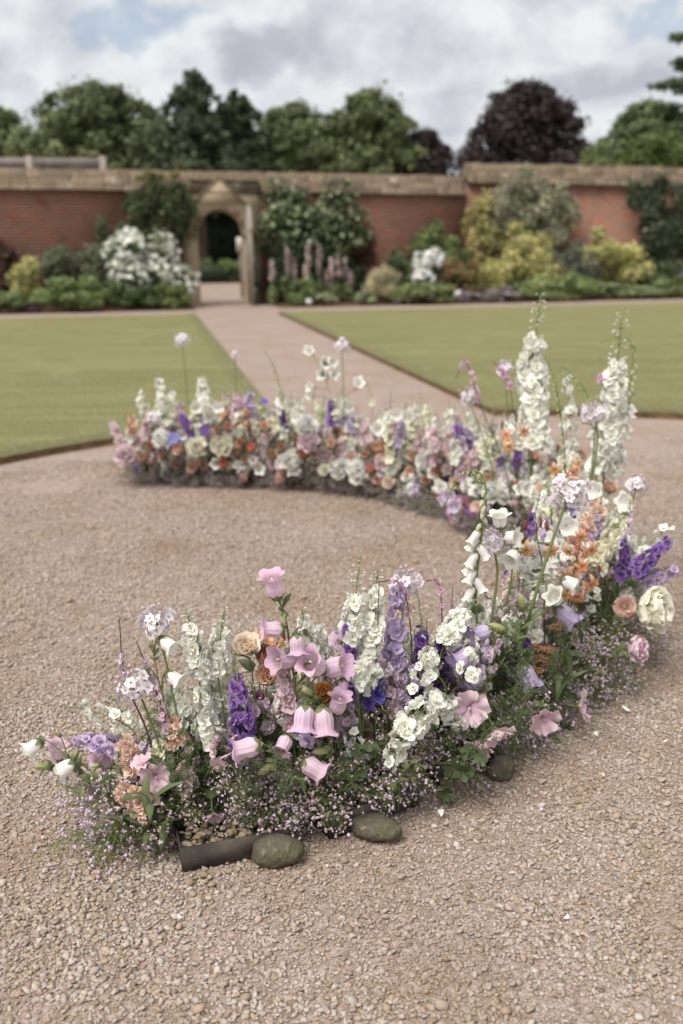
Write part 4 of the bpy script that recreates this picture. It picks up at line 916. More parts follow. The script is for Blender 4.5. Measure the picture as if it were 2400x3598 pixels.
def bellplant(name, c, main, items, label, base=None, proto=None, leafkind='strap', nleaf=5, col_='pink', cat='flower', thick=.0035, cal=True):
    """main: points of the stem above the base; items: (centre, direction, size, 'bell'|'bud')"""
    main = [np.asarray(p) for p in main]; base = base_for(main[0]) if base is None else np.asarray(base)
    path = spline([base, base * .6 + main[0] * .4 + np.array([0, 0, .02])] + main, 30); o = start(name, cat, label, label, main[-1], base, label)
    obj('stem', stem_mesh(path, thick, thick * .5, SG, base), o); pr = proto or bell(c)
    for (ct, d, s, k) in items:
        d = unit(d); L = (.05 if k == 'bell' else .042) * s; at = np.asarray(ct) - d * L * .5
        i = int((((path - at) ** 2).sum(1)).argmin()); i = max(i - 2, 2)
        m_ = MB(); tube(m_, bez(path[i], path[i] + (at - path[i]) * .4 + np.array([0, 0, .008]), at - d * .015, at, 8) - base, np.linspace(.0018, .0013, 8), SG, 5); obj('stalk', m_.mesh('stalk', M_STEM), o)
        b_ = put(o, 'bell' if k == 'bell' else 'bud', random.choice(pr if k == 'bell' else bellbud(c)), at, d, base, s)
        if cal: obj('calyx', pm(random.choice(calyx()), 'calyx', M_LEAF), b_, (0, 0, 0), None, .95)
    for i in range(nleaf):
        f = random.uniform(.3, .95); p = path[int(f * 29)]; put_leaf(o, random.choice(strapleaf(.05, .008) if leafkind == 'strap' else ovateleaf()), p, rdir(.35), base, random.uniform(.6, 1.2))
    return o
def bloom(kind, c, head, d, size=1.0, base=None, label=None, core=None, nleaf=2, leaf='ovate', part='bloom'):
    head = np.asarray(head); base = base_for(head) if base is None else np.asarray(base); d = unit(d); size = size * dict(peony=1.42, rose=1.5, ranunculus=1.6, carnation=1.5, mallow=1.1, anemone=1.15, cup=1.1)[kind]
    pr, nm, word = {'peony': (lambda: peony(c, .05, core), 'peony', 'peony'), 'rose': (lambda: rose(c, .03, core), 'rose', 'garden rose'), 'ranunculus': (lambda: rose(c, .019, core), 'ranunculus', 'round ranunculus'),
                    'carnation': (lambda: pompom(c, .02), 'carnation', 'frilly carnation'), 'mallow': (lambda: mallow(c), 'mallow', 'mallow flower'), 'anemone': (lambda: simple_floret(c, 6, .026), 'anemone', 'open anemone'), 'cup': (lambda: bell(c, .035, .017, .009, 5, .01, None, 1.3, False), 'bellflower', 'bellflower')}[kind]
    o = start(nm, 'flower', CLN[c] + ' ' + word, CLN[c] + ' ' + word + ('s' if not word.endswith('s') else ''), head, base, label)
    if word == 'peony' and not label: REG[-1] = (REG[-1][0], CLN[c] + ' peony', CLN[c] + ' peonies') + REG[-1][3:]
    if word.endswith('ranunculus') and not label: REG[-1] = (REG[-1][0], REG[-1][1], CLN[c] + ' ranunculus blooms') + REG[-1][3:]
    path = bez(base, base * .5 + head * .5 + np.array([0, 0, .04]), head - d * .05, head, 14)
    obj('stem', stem_mesh(path, .0024, .0018, SG, base), o); b_ = put(o, part, random.choice(pr()), head, d, base, size)
    if kind in ('peony', 'rose', 'ranunculus'): obj('calyx', pm(random.choice(calyx()), 'calyx', M_LEAF), b_, (0, 0, .001), None, 1.1)
    leaves_on(o, path, base, leaf, nleaf, .3, .85); return o
def allium(head, base=None, r=.034, c='lilac', n=26, label=None, split=True, stemr=.0032, path=None):
    head = np.asarray(head); base = base_for(head) if base is None else np.asarray(base)
    o = start('allium', 'flower', CLN[c] + ' round allium head', CLN[c] + ' round allium heads', head, base, label)
    path = bez(base, base * .6 + head * .4 + np.array([0, 0, .05]), head * .8 + base * .2 + np.array([0, 0, .02]), head - [0, 0, r * .5], 16) if path is None else path
    obj('stem', stem_mesh(path, stemr, stemr * .7, SG, base), o); st = MB(); J = MB(); fl = simple_floret('allium' if c == 'lilac' else c, 6, .0125); tgv = unit(path[-1] - path[-2])
    for i in range(n):
        z = 1 - 1.7 * (i + .5) / n; a = i * GOLD; d = frame(tgv) @ np.array([math.sqrt(max(0, 1 - z * z)) * math.cos(a), math.sqrt(max(0, 1 - z * z)) * math.sin(a), z]); p0 = path[-1]; p1 = head + d * r * random.uniform(.6, 1.12)
        tube(st, np.array([p0, (p0 + p1) / 2, p1]) - base, .0007, lin('8a8f5e'), 3)
        if split and z > .72: put(o, 'bud', random.choice(bud('pink', .009, .0036, .15)), p1 + d * .004, d, base, 1.1); continue
        if split: put(o, 'floret', random.choice(fl), p1, d + rng.normal(0, .3, 3), base, random.uniform(.9, 1.35))
        else: J.join(random.choice(fl), frame(d) * 1.2, p1 - base)
    obj('stalks', st.mesh('stalks', M_STEM), o)
    if not split: obj('blossoms', J.mesh('blossoms', M_PETAL), o)
    return o
def foxglove(pts, base, nb, flip, label=None, c='white', green=.35, L=.04, sz=1.0):
    """pts: stem points upwards from where bells begin to the nodding tip"""
    pts = [np.asarray(p) for p in pts]; base = np.asarray(base); path = spline([base, base * .5 + pts[0] * .5 + np.array([0, 0, .02])] + pts, 44); i0 = int(((path - pts[0]) ** 2).sum(1).argmin())
    o = start('foxglove', 'flower', CLN[c] + ' foxglove', CLN[c] + ' foxgloves', pts[len(pts) // 2], base, label); obj('stem', stem_mesh(path, .0042, .0014, lin('7a8a4c'), base), o); fb_ = foxbell(c); gb = bud('cream', .013, .0045, .85); gb2 = bud('cream', .024, .0062, .5)
    for j in range(nb):
        f = j / (nb - 1); x = i0 + f * (43 - i0); i = min(int(x), 42); p = path[i]; tg = unit(path[i + 1] - path[i]); side = unit(np.array([flip[0] + random.uniform(-.6, .6), flip[1] + random.uniform(-.8, .5), 0])); d = unit(side * .6 + np.array([0, 0, -.95 + .4 * f]))
        if j % 4 == 3: d = unit(d * [-1, 1, 1])
        q = p + side * .008
        if f < 1 - green - .22: b_ = put(o, 'bell', random.choice(fb_), q, d, base, sz * (1.05 - .35 * f)); obj('calyx', pm(random.choice(calyx()), 'calyx', M_LEAF), b_, (0, 0, 0), None, .62)
        elif f < 1 - green: put(o, 'bud', random.choice(gb2), q, d, base, sz)
        else: put(o, 'bud', random.choice(gb), q, d, base, sz * (1.15 - .8 * max(0, (f - .6) / .4)), M_LEAF)
    leaves_on(o, path, base, 'ovate', 3, .2, .5); return o
def martagon(main, flowers, buds_, label, base=None):
    main = [np.asarray(p) for p in main]; base = base_for(main[0]) if base is None else base; path = spline([base] + main, 22); o = start('orange_lily', 'flower', label, label, main[-1], base, label); obj('stem', stem_mesh(path, .0025, .0012, SD, base), o)
    for kind, L_ in (('flower_head', flowers), ('bud', buds_)):
        for (p, d) in L_:
            p = np.asarray(p); i = max(int(((path - p) ** 2).sum(1).argmin()) - 2, 1); d = unit(d); m_ = MB(); tube(m_, bez(path[i], path[i] * .5 + p * .5 + np.array([0, 0, .02]), p - d * .012, p, 7) - base, .001, SD, 4); obj('stalk', m_.mesh('stalk', M_STEM), o)
            put(o, kind, random.choice(lily() if kind == 'flower_head' else lilybud()), p, d, base, random.uniform(.85, 1.1))
    return o
def yarrow(heads, c, label, base=None):
    base = base_for(np.mean(heads, 0)) if base is None else base; o = start('yarrow', 'flower', label, label, np.mean(heads, 0), base, label); st = MB()
    for h in heads:
        h = np.asarray(h); J = MB(); path = bez(base, base * .5 + h * .5, h - [0, 0, .05], h - [0, 0, .02], 8); tube(st, path - base, .0012, SG, 4)
        for k in range(70):
            a = k * GOLD; r = .026 * math.sqrt(k / 70); q = h + [r * math.cos(a), r * math.sin(a), random.uniform(-.003, .003) - r * .15]; ball(J, q - base, .0024, C2(c)[k % 2] * random.uniform(.75, 1.1), .8, .25)
            if k % 3 == 0: tube(st, np.array([h - [0, 0, .02], q]) - base, .0005, SG, 3)
        obj('umbel', J.mesh('umbel', M_PETAL), o)
    obj('stem', st.mesh('stem', M_STEM), o); return o
def gyptuft(p, c='mauve', d=(0, 0, 1), s=1.0, label=None, n=150, R_=.13):
    p = np.asarray(p, float); st, bl = random.choice(gyp(c, n, R_)); M_ = frame(d, random.uniform(0, 6)); o = empty('gypsophila', p)
    if label: tag(o, label, 'flower')
    else: later(o, 'cloud of tiny mauve gypsophila flowers', 'mauve gypsophila clouds', zone(p), 'flower', p, 'gypsophila clouds at the foot of the crescent')
    obj('stalks', st.mesh('stalks', M_STEM), o, (0, 0, 0), M_, s); b_ = obj('blossoms', bl.mesh('blossoms', M_PETAL), o, (0, 0, 0), M_, s); b_['kind'] = 'stuff'; return o
def sprig(pts, kind='ovate', n=12, size=1.0, label=None, c='leafy green sprig', light=False):
    pts = [np.asarray(p) for p in pts]; base = pts[0]; path = spline(pts, 18); o = start('leaf_sprig', 'foliage', c, c + 's', pts[-1], base, label); obj('stem', stem_mesh(path, .0016, .0008, SG, base), o)
    for i in range(n):
        f = (i + 1) / (n + .5); p = path[int(f * 17)]; a = i * math.pi / 2 * 1.02 + (i % 2) * math.pi; tg = unit(path[min(int(f * 17) + 1, 17)] - path[max(int(f * 17) - 1, 0)]); fr = frame(tg); out = fr[:, 0] * math.cos(a) + fr[:, 1] * math.sin(a)
        if kind == 'fern': put_leaf(o, random.choice(fern()), p, out + tg * .6, base, size * random.uniform(.8, 1.3))
        elif kind == 'strap': put_leaf(o, random.choice(strapleaf()), p, out + tg * .8, base, size * random.uniform(.6, 1.1))
        elif kind == 'lobed': put_leaf(o, random.choice(lobedleaf()), p, out + tg * .3, base, size * random.uniform(.6, 1.0))
        else: put_leaf(o, random.choice(ovateleaf(.035, '667346', '8a9560') if light else ovateleaf()), p, out + tg * .5, base, size * random.uniform(.6, 1.1) * (1.1 - .5 * f))
    return o
# ================================================================== the crescent: trays, stones
def tray(name, label, a, b, w, h, zone_=None):
    """a, b: ground points of its front edge; the tray extends away from the camera"""
    a = np.asarray(a); b = np.asarray(b); x = unit(b - a); y = np.array([-x[1], x[0], 0]); L = np.linalg.norm(b - a); M_ = np.stack([x, y, [0, 0, 1]], 1); o = empty(name, a, M_)
    if label: tag(o, label, 'planter', 'grey trays holding the flowers')
    else: later(o, 'dark grey tray under the flowers', 'dark grey trays under the flowers', zone(a), 'planter', (a + b) / 2, 'grey trays holding the flowers')
    t = .006; tp = .004
    for nm_, (x0, x1, y0, y1) in (('front_side', (0, L, 0, t)), ('back_side', (0, L, w - t, w)), ('end_panel', (.002, t, t, w - t)), ('end_panel', (L - t, L - .002, t, w - t))):
        m_ = MB(); V = []
        for zz, k in ((.004, 0.0), (h, 1.0)):
            e = tp * k; V += [(x0 - (e if x0 < .01 else -e if nm_ == 'end_panel' else e), y0 - (e if y0 < w / 2 else -e) * (1 if nm_ != 'end_panel' else 1), zz), (x1 + (e if nm_ != 'end_panel' or x0 > L / 2 else -e), y0 - (e if y0 < w / 2 else -e), zz), (x1 + (e if nm_ != 'end_panel' or x0 > L / 2 else -e), y1 + (e if y1 > w / 2 else -e), zz), (x0 - (e if x0 < .01 else -e if nm_ == 'end_panel' else e), y1 + (e if y1 > w / 2 else -e), zz)]
        m_.add(V, [(0, 1, 5, 4), (1, 2, 6, 5), (2, 3, 7, 6), (3, 0, 4, 7), (4, 5, 6, 7), (0, 3, 2, 1)], None, (.1, .1, .1)); obj(nm_, m_.mesh(nm_, M_TRAY, False), o)
    m_ = MB(); boxmb(m_, t, L - t, t, w - t, .006, h * .62); obj('wet_foam', m_.mesh('wet_foam', M_FOAM, False), o)
    return o
M_FOAM = simple('wet_foam', '33402a', '45523a', 30, .9, .4, .004)
b1 = tray('flower_tray', 'dark grey tray at the near left, pale pebbles heaped inside', G(641, 3069), G(1010, 3000), .115, .062)
tray('flower_tray', 'dark grey tray showing its end and a mossy stone in front', G(1159, 2957), G(1466, 2836), .115, .062)
tray('flower_tray', 'dark grey tray beside the stone at the near arc right', G(1540, 2765), G(1730, 2690), .115, .055)
for t in (.375, .44, .505, .57, .635, .70, .765, .83, .89, .95):
    c = cl(t); n = normal(t); tg = np.array([-n[1], n[0], 0]); c3 = np.array([c[0], c[1], 0])
    a, b = c3 - tg * .13 - n * .05, c3 + tg * .13 - n * .05
    if t > .4: a, b = c3 + tg * .13 - n * -.055, c3 - tg * .13 - n * -.055
    a, b = (a, b) if np.cross(b - a, n)[2] < 0 else (b, a)
    tray('flower_tray', None, a + n * 0, b + n * 0, .11, .055)
def boulder(label, u, v, w, h, name='boulder', dep=.62, z0=0.0):
    p = G(u, v) + np.array([0, w * dep * .45, 0]); U, V = uvgrid(20, 12); A = U * 6.283; B = (V - .5) * math.pi; k = .88
    x = np.sign(np.cos(A)) * np.abs(np.cos(A)) ** k * np.cos(B) ** k; y = np.sign(np.sin(A)) * np.abs(np.sin(A)) ** k * np.cos(B) ** k; z = np.sign(np.sin(B)) * np.abs(np.sin(B)) ** k
    ph = rng.uniform(0, 6, 6); bump = .96 + .05 * np.sin(5 * x + ph[3]) * np.sin(4 * y + ph[4]) * np.cos(5 * z) + .1 * np.sin(2.1 * x + ph[0]) * np.cos(1.7 * y + ph[1]) + .05 * np.sin(3.7 * z + 2 * x + ph[2])
    m_ = MB(); m_.add(np.stack([x * w / 2, y * w / 2 * dep, z * h / 2], 1) * bump[:, None], grid(20, 12), None, (.3, .3, .25)); o = obj(name, m_.mesh(name, M_BOULDER), None, (p[0], p[1], h * .44 + z0), frame((random.uniform(-.08, .08), random.uniform(-.08, .08), 1), math.pi / 2 + random.uniform(-.25, .25)))
    return tag(o, label, 'stone')
boulder('rounded mossy stone against the near left tray', 966, 3066, .122, .066)
boulder('smooth mossy stone before the second tray', 1322, 2976, .118, .06)
boulder('blocky lichen-brown stone right of the third tray', 1764, 2756, .074, .066, dep=.8)
# pale pebbles heaped in the first tray and a few bigger stones beside it
peb = [MB() for _ in range(5)]
for q in peb: ball(q, (0, 0, 0), .5, (.5, .5, .5), .7, .09)
pm_ = []
for q in peb: pm_.append(q.mesh('pebble', M_PEBBLE_BIG))
def stone(p, s, label=None, many=None, z_='', same=None):
    o = obj('pebble', random.choice(pm_), None, p, frame((random.uniform(-.4, .4), random.uniform(-.4, .4), 1), random.uniform(0, 6)), (s, s * random.uniform(.7, .9), s * random.uniform(.6, .9)))
    if same: tag(o, same, 'stone', same.replace('pebble', 'pebbles'))
    else: later(o, label, many, z_, 'stone', p, many)
_bx = np.array([b1.matrix_basis[0][0], b1.matrix_basis[1][0], 0]); _by = np.array([-_bx[1], _bx[0], 0]); _bo = G(641, 3069)
for i in range(84):
    p = _bo + _bx * random.uniform(.012, .235) + _by * random.uniform(.01, .104); p[2] = .043 + random.uniform(0, .018) * (i > 44)
    stone(p, random.uniform(.015, .027), same='pale pebble in the heap filling the near left tray')
_bo2 = G(1159, 2957); _bx2 = unit(G(1466, 2836) - _bo2); _by2 = np.array([-_bx2[1], _bx2[0], 0])
for i in range(40):
    p = _bo2 + _bx2 * random.uniform(.015, .23) + _by2 * random.uniform(.01, .09); p[2] = .044 + random.uniform(0, .014) * (i > 22)
    stone(p, random.uniform(.015, .026), same='pale pebble lying among gypsophila in the second tray')
for u, v, s in [(715, 3085, .03), (690, 3090, .014), (735, 3090, .022), (665, 3108, .024), (745, 3118, .024), (720, 3105, .018), (805, 3068, .02), (700, 3175, .018), (733, 3165, .021), (838, 3060, .016), (770, 3075, .016)]:
    p = G(u, v); p[2] = s * .3; stone(p, s, 'larger loose pebble before the near left tray', 'larger loose pebbles before the near left tray')
for u, v, s in [(1655, 2790, .02), (1680, 2778, .02), (1700, 2800, .02), (1640, 2765, .018), (1715, 2765, .016), (1835, 2725, .02), (1660, 2750, .02)]:
    p = G(u, v); p[2] = s * .3; stone(p, s, 'loose pebble beside the lichen-brown stone', 'loose pebbles beside the lichen-brown stone')
def fallen(u, v, label, L=.022, c='white'):
    m_ = MB(); a, b = C2(c); petal(m_, L, L * .45, .1, .9, 0, b, b, .35, .002, 'fan', 4, 5); o = obj('fallen_petal', m_.mesh('fallen_petal', M_PETAL), None, G(u, v) + np.array([0, 0, .012]), frame((random.uniform(-.2, .2), random.uniform(-.2, .2), 1), random.uniform(0, 6))); tag(o, label, 'petal', 'petals fallen on the gravel')
fallen(2215, 2510, 'large white petal fallen below the pink peony bud', .026); fallen(2100, 2602, 'bluish white petal on gravel at the gypsophila edge', .018); fallen(1552, 2885, 'round white petal on gravel right of the second tray', .018); fallen(2245, 2540, 'tiny white petal just below the largest fallen petal', .01); fallen(1720, 3185, 'thin pale petal lying on the open gravel in front', .014); fallen(2330, 2620, 'pale greenish petal on gravel at the right edge', .012)

for i, (u, v) in enumerate([(300, 3180), (1150, 3060), (1500, 3010), (1900, 2860), (2120, 2740), (2050, 2690), (1250, 3260), (640, 3240), (150, 2960), (1980, 3240), (2300, 2900), (1820, 2900), (900, 3420), (250, 2350), (700, 1960), (1350, 1930), (1480, 2010)]):
    m_ = MB(); a, b = C2(random.choice(['white', 'palepink', 'pink', 'mauve', 'peach'])); L = random.uniform(.006, .013); petal(m_, L, L * .5, .1, .8, 0, b, b, .35, .001, 'fan', 3, 3); o = obj('fallen_petal', m_.mesh('fallen_petal', M_PETAL), None, G(u, v) + np.array([0, 0, .009]), frame((random.uniform(-.3, .3), random.uniform(-.3, .3), 1), random.uniform(0, 6)))
    later(o, 'tiny pale petal scattered on the gravel', 'tiny pale petals scattered on the gravel', '', 'petal', G(u, v), 'petals fallen on the gravel')
# ================================================================== near arc, plant by plant (u, v in photograph pixels, Y metres)
def Yf(u): return float(np.interp(u, [0, 400, 700, 1000, 1300, 1600, 1800, 2000, 2200, 2400], [2.02, 2.02, 2.03, 2.08, 2.18, 2.36, 2.5, 2.68, 2.9, 3.1]))
def Q(u, v, dy=0.0): return P(u, v, Yf(u) + dy)
X, F_, U_ = np.array([1., 0, 0]), np.array([0, -1., 0]), np.array([0, 0, 1.])
# -- left end
bellplant('bellflower', 'white', [Q(430, 2860), Q(330, 2720, -.02), Q(200, 2640, -.03)], [(Q(118, 2625, -.03), (-.75, -.15, -.55), .85, 'bell'), (Q(230, 2700, -.04), (-.8, -.3, -.45), .95, 'bell'), (Q(205, 2575, -.02), (-.4, 0, .9), .4, 'bud'), (Q(335, 2690, -.03), (-.9, -.1, -.1), .5, 'bud')], 'white bellflower stem reaching out furthest left with two drooping bells', proto=bell('white', .046, .017, .011, 5, .012, None, 1.12, False), leafkind='ovate', col_='white', thick=.0024)
bellplant('canterbury_bell', 'pink', [Q(420, 2850, .03), Q(300, 2740, .02), Q(230, 2690, .01)], [(Q(205, 2640, .01), (.1, -.3, 1), .85, 'bell'), (Q(365, 2670, .02), (-.4, -.3, .6), .95, 'bell'), (Q(350, 2790, .0), (-.6, -.5, .2), .95, 'bell'), (Q(150, 2693, .0), (-1, 0, .05), .9, 'bud'), (Q(262, 2655, .01), (.5, 0, .8), .9, 'bud')], 'pink bell stem behind the leftmost white bellflowers', leafkind='ovate', nleaf=10)
spike('larkspur', 'white', Q(205, 2478, .03), Q(470, 2570, .02), n=17, rad=.021, fs=.85, label='white larkspur spray arching out to the left over the gravel', buds=.28, arch=Q(330, 2500, .03), r0=.0022)
spike('larkspur', 'lilac', Q(230, 2600, .01), Q(400, 2625, .01), n=16, rad=.016, fs=.75, label='lilac larkspur spray leaning left beneath the white arching one', buds=.15)
spike('stock', 'peach', Q(420, 2570, -.02), Q(470, 2690, -.02), n=24, rad=.016, fs=.95, label='peach stock spike just right of the lilac larkspur spray', leaf='strap')
spike('stock', 'peach', Q(405, 2760, -.09), Q(520, 2835, -.09), n=26, rad=.021, fs=1.05, label='peach stock spike hanging lowest above the gypsophila at left', leaf='strap', nleaf=4, buds=.12, base=base_for(Q(600, 2860)))
spike('stock', 'peach', Q(590, 2500, .0), Q(625, 2610, .0), n=22, rad=.016, fs=.9, label='peach stock spike behind the pale mallow at left', leaf='strap')
bloom('mallow', 'palepink', Q(545, 2725, -.07), (.3, -.8, .1), .95, label='pale lilac-white mallow flower below the upright peach stock'); bloom('mallow', 'palepink', Q(505, 2690, -.07), (-.3, -.2, .9), .7, label='half-open pale mallow left of the lilac-white mallow')
bloom('mallow', 'palepink', Q(748, 2855, -.06), (.2, -.5, -.6), .7, label='single pale mallow hanging low above the near tray', base=base_for(Q(760, 2800)))
allium(Q(550, 2185, .02), base_for(Q(700, 2800)), .034, n=30, label='pale lilac allium standing highest at the left end', path=spline([base_for(Q(690, 2800)), Q(650, 2650), Q(600, 2400, .01), Q(565, 2250, .02), Q(555, 2205, .02)], 16))
allium(Q(470, 2410, .0), base_for(Q(620, 2800)), .036, n=34, label='fuller allium head below and left of the highest one', path=spline([base_for(Q(620, 2800)), Q(590, 2700), Q(535, 2550), Q(500, 2460), Q(480, 2425)], 16))
spike('linaria', 'mauve', Q(419, 2175, .03), Q(440, 2385, .03), n=34, rad=.005, fs=.9, label='dark thin toadflax spike at the far left with few pink flowers', buds=.55, leaf='fern', base=base_for(Q(610, 2750)))
spike('linaria', 'mauve', Q(478, 2250, .04), Q(545, 2420, .03), n=26, rad=.006, fs=1.0, label='pinkish thin toadflax spike left of the highest allium', buds=.35, base=base_for(Q(640, 2750)))
spike('veronica', 'pink', Q(478, 2455, -.02), Q(585, 2570, -.01), n=34, rad=.006, fs=.8, label='pink drooping speedwell curling over the fuller allium', buds=.3, arch=Q(545, 2425, -.01), base=base_for(Q(610, 2780)))
bellplant('bellflower', 'white', [Q(640, 2700, .03), Q(560, 2400, .02), Q(535, 2250, .01)], [(Q(590, 2265, .0), (.8, -.3, -.5), .85, 'bell'), (Q(615, 2385, .0), (.8, -.3, -.45), .85, 'bell'), (Q(505, 2375, .01), (-.4, -.2, -.8), .6, 'bell'), (Q(527, 2262, .01), (-.2, 0, 1), .35, 'bud')], 'white bellflower stem beside the highest allium', proto=bell('white', .046, .017, .011, 5, .012, None, 1.12, False), leafkind='ovate', nleaf=2, thick=.002)
spike('larkspur', 'white', Q(655, 2140, .03), Q(700, 2365, .03), n=44, rad=.017, fs=.95, label='dense white larkspur spike right of the highest allium', buds=.3)
spike('larkspur', 'white', Q(790, 2135, .05), Q(765, 2345, .04), n=34, rad=.016, fs=.9, label='white larkspur spike with loose green buds left of the cream rose', buds=.38)
spike('larkspur', 'white', Q(700, 2420, .0), Q(735, 2590, .0), n=22, rad=.016, fs=.9, label='short white larkspur spike left of the purple stock', buds=.05); spike('larkspur', 'white', Q(640, 2430, .03), Q(660, 2560, .02), n=16, rad=.016, fs=.85, label='small white larkspur under the dense white spike', buds=.1); spike('larkspur', 'cream', Q(820, 2250, .08), Q(800, 2420, .07), n=20, rad=.015, fs=.8, label='cream larkspur half hidden behind the purple stock', buds=.1)
spike('stock', 'purple', Q(832, 2370, -.03), Q(862, 2650, -.04), n=52, rad=.021, fs=1.12, label='large vivid purple stock spike in the near arc', buds=.08, leaf='strap', nleaf=4, r0=.004)
bloom('rose', 'apricot', Q(872, 2283, .06), (-.1, -.55, .8), .95, label='open pale apricot rose left of the topmost pink bell'); bloom('rose', 'peach', Q(938, 2380, .06), (.1, -.7, .6), .85, label='peach rose below the open apricot rose'); bloom('rose', 'dusty', Q(920, 2300, .09), (.3, -.6, .6), .7, label='small dusty rose bud right of the open apricot rose'); bloom('rose', 'hotpink', Q(905, 2460, .08), (-.2, -.8, .3), .8, label='bright pink rose in shadow right of the purple stock')
bloom('rose', 'orange', Q(1135, 2435, .05), (.1, -.8, .5), .75, label='orange rose between the pink bells'); bloom('rose', 'peach', Q(1010, 2440, .1), (.1, -.7, .4), .9, label='peach rose deep among the pink bells')
PB = bell('pink')
bellplant('canterbury_bell', 'pink', [Q(1060, 2680), Q(1035, 2400, -.02), Q(1005, 2180, -.01), Q(980, 2110, -.01)], [
    (Q(963, 2060, -.01), (-.25, -.15, 1), 1.12, 'bell'), (Q(960, 2212, -.02), (-1, -.2, .12), .95, 'bell'), (Q(1043, 2262, -.04), (.02, -.25, -1), .85, 'bell'), (Q(1000, 2315, -.02), (-.7, -.5, .15), 1.15, 'bell'),
    (Q(1105, 2335, -.06), (-.35, -.5, .5), 1.2, 'bell'), (Q(1178, 2345, -.04), (.75, -.35, .35), 1.2, 'bell'), (Q(1000, 2175, -.03), (-.05, -.3, -1), .6, 'bud'), (Q(1080, 2430, -.07), (-.55, -.5, .6), .95, 'bud'), (Q(1205, 2410, -.05), (0, -.3, -1), .62, 'bell')], 'tallest pink bell stem, one bell facing up at its top', nleaf=12, thick=.0045)
bellplant('canterbury_bell', 'pink', [Q(1140, 2700, -.03), Q(1120, 2520, -.07), Q(1100, 2460, -.08)], [
    (Q(1068, 2520, -.1), (-.1, -.35, -.9), 1.15, 'bell'), (Q(1135, 2535, -.11), (.12, -.45, -.9), 1.22, 'bell'), (Q(1188, 2475, -.08), (.25, -.2, .9), 1.0, 'bell'), (Q(1130, 2640, -.1), (-1, -.2, 0), 1.0, 'bud')], 'pink bell stem with two bells hanging side by side', nleaf=9, thick=.004)
bellplant('canterbury_bell', 'pink', [Q(1010, 2780, -.03), Q(985, 2670, -.08), Q(960, 2640, -.09)], [
    (Q(868, 2630, -.12), (-1, -.25, -.12), 1.15, 'bell'), (Q(998, 2615, -.1), (-.3, -.6, -.4), .85, 'bell'), (Q(1098, 2698, -.12), (.9, -.25, -.5), 1.1, 'bell'), (Q(935, 2700, -.11), (-.8, -.2, -.55), 1.1, 'bud')], 'lowest pink bell stem spreading bells to both sides', nleaf=10, thick=.004)
spike('larkspur', 'palepink', Q(1000, 2310, .0), Q(1003, 2530, -.01), n=36, rad=.016, fs=.85, label='pale pink larkspur spike among the pink bells', buds=.05)
martagon([Q(985, 2450, .08), Q(965, 2280, .08)], [(Q(925, 2240, .08), (-.3, -.3, -.8)), (Q(975, 2265, .07), (.3, -.4, -.7)), (Q(945, 2320, .07), (0, -.5, -.6))], [(Q(990, 2210, .08), (.2, 0, -1))], 'orange turk\'s cap lily behind the topmost pink bells')
spike('larkspur', 'white', Q(1060, 2130, .09), Q(1085, 2320, .08), n=30, rad=.016, fs=.9, label='white larkspur spike just right of the topmost pink bell', buds=.2); spike('larkspur', 'white', Q(1120, 2200, .1), Q(1140, 2330, .1), n=20, rad=.017, fs=.9, label='short white larkspur behind the largest pink bells', buds=.05)
spike('larkspur', 'white', Q(1268, 1945, .06), Q(1235, 2240, .03), n=34, rad=.017, fs=.95, label='tall white larkspur with green buds in the near arc middle', buds=.5); spike('larkspur', 'white', Q(1330, 1985, .05), Q(1285, 2400, .0), n=64, rad=.019, fs=1.0, label='longest dense white larkspur right of the pink bells', buds=.2)
spike('larkspur', 'white', Q(1270, 2330, -.05), Q(1255, 2400, -.05), n=8, rad=.012, fs=.95, label='few white larkspur flowers low before the purple stock', buds=0)
spike('stock', 'purple', Q(1215, 2160, .03), Q(1240, 2440, .02), n=36, rad=.013, fs=.95, label='slim purple stock left of the longest white larkspur', buds=.15, leaf='strap'); spike('larkspur', 'violet', Q(1290, 2350, .02), Q(1310, 2460, .0), n=16, rad=.016, fs=1.0, label='violet larkspur below the longest white larkspur', buds=0)
spike('larkspur', 'lilac', Q(1395, 2050, .05), Q(1385, 2330, .03), n=34, rad=.019, fs=.95, label='tall lilac larkspur under the lilac allium', buds=.05); spike('larkspur', 'mauve', Q(1355, 2330, .0), Q(1400, 2500, -.01), n=26, rad=.018, fs=.95, label='mauve larkspur low in the near arc middle', buds=0); spike('larkspur', 'mauve', Q(1250, 2420, .04), Q(1200, 2240, .06), n=18, rad=.017, fs=.9, label='mauve larkspur behind the slim purple stock', buds=0)
allium(Q(1430, 2050, .08), base_for(Q(1370, 2700)), .036, c='lilac', n=34, label='lilac allium in the near arc middle', path=spline([base_for(Q(1370, 2700)), Q(1385, 2450, .06), Q(1410, 2200, .08), Q(1428, 2075, .08)], 16))
spike('veronica', 'pink', Q(1320, 2045, .03), Q(1440, 2180, .04), n=40, rad=.0055, fs=.8, label='pink speedwell bending left below the lilac allium', buds=.3, arch=Q(1405, 2050, .04)); spike('veronica', 'pink', Q(1495, 2040, .06), Q(1555, 2270, .05), n=40, rad=.008, fs=.85, label='pink speedwell with curled tip right of the lilac allium', buds=.25, arch=Q(1545, 2060, .06)); spike('veronica', 'pink', Q(1590, 2060, .08), Q(1590, 2250, .06), n=32, rad=.008, fs=.85, label='straight pink speedwell beside the curled one', buds=.2)
spike('linaria', 'mauve', Q(1333, 2040, .0), Q(1320, 2380, .0), n=40, rad=.005, fs=.9, label='dark wiry toadflax in front of the lilac larkspur', buds=.6)
spike('larkspur', 'cream', Q(1465, 2060, .0), Q(1495, 2290, .0), n=16, rad=.02, fs=.6, label='bare dark larkspur stem with pale round buds', buds=.75)
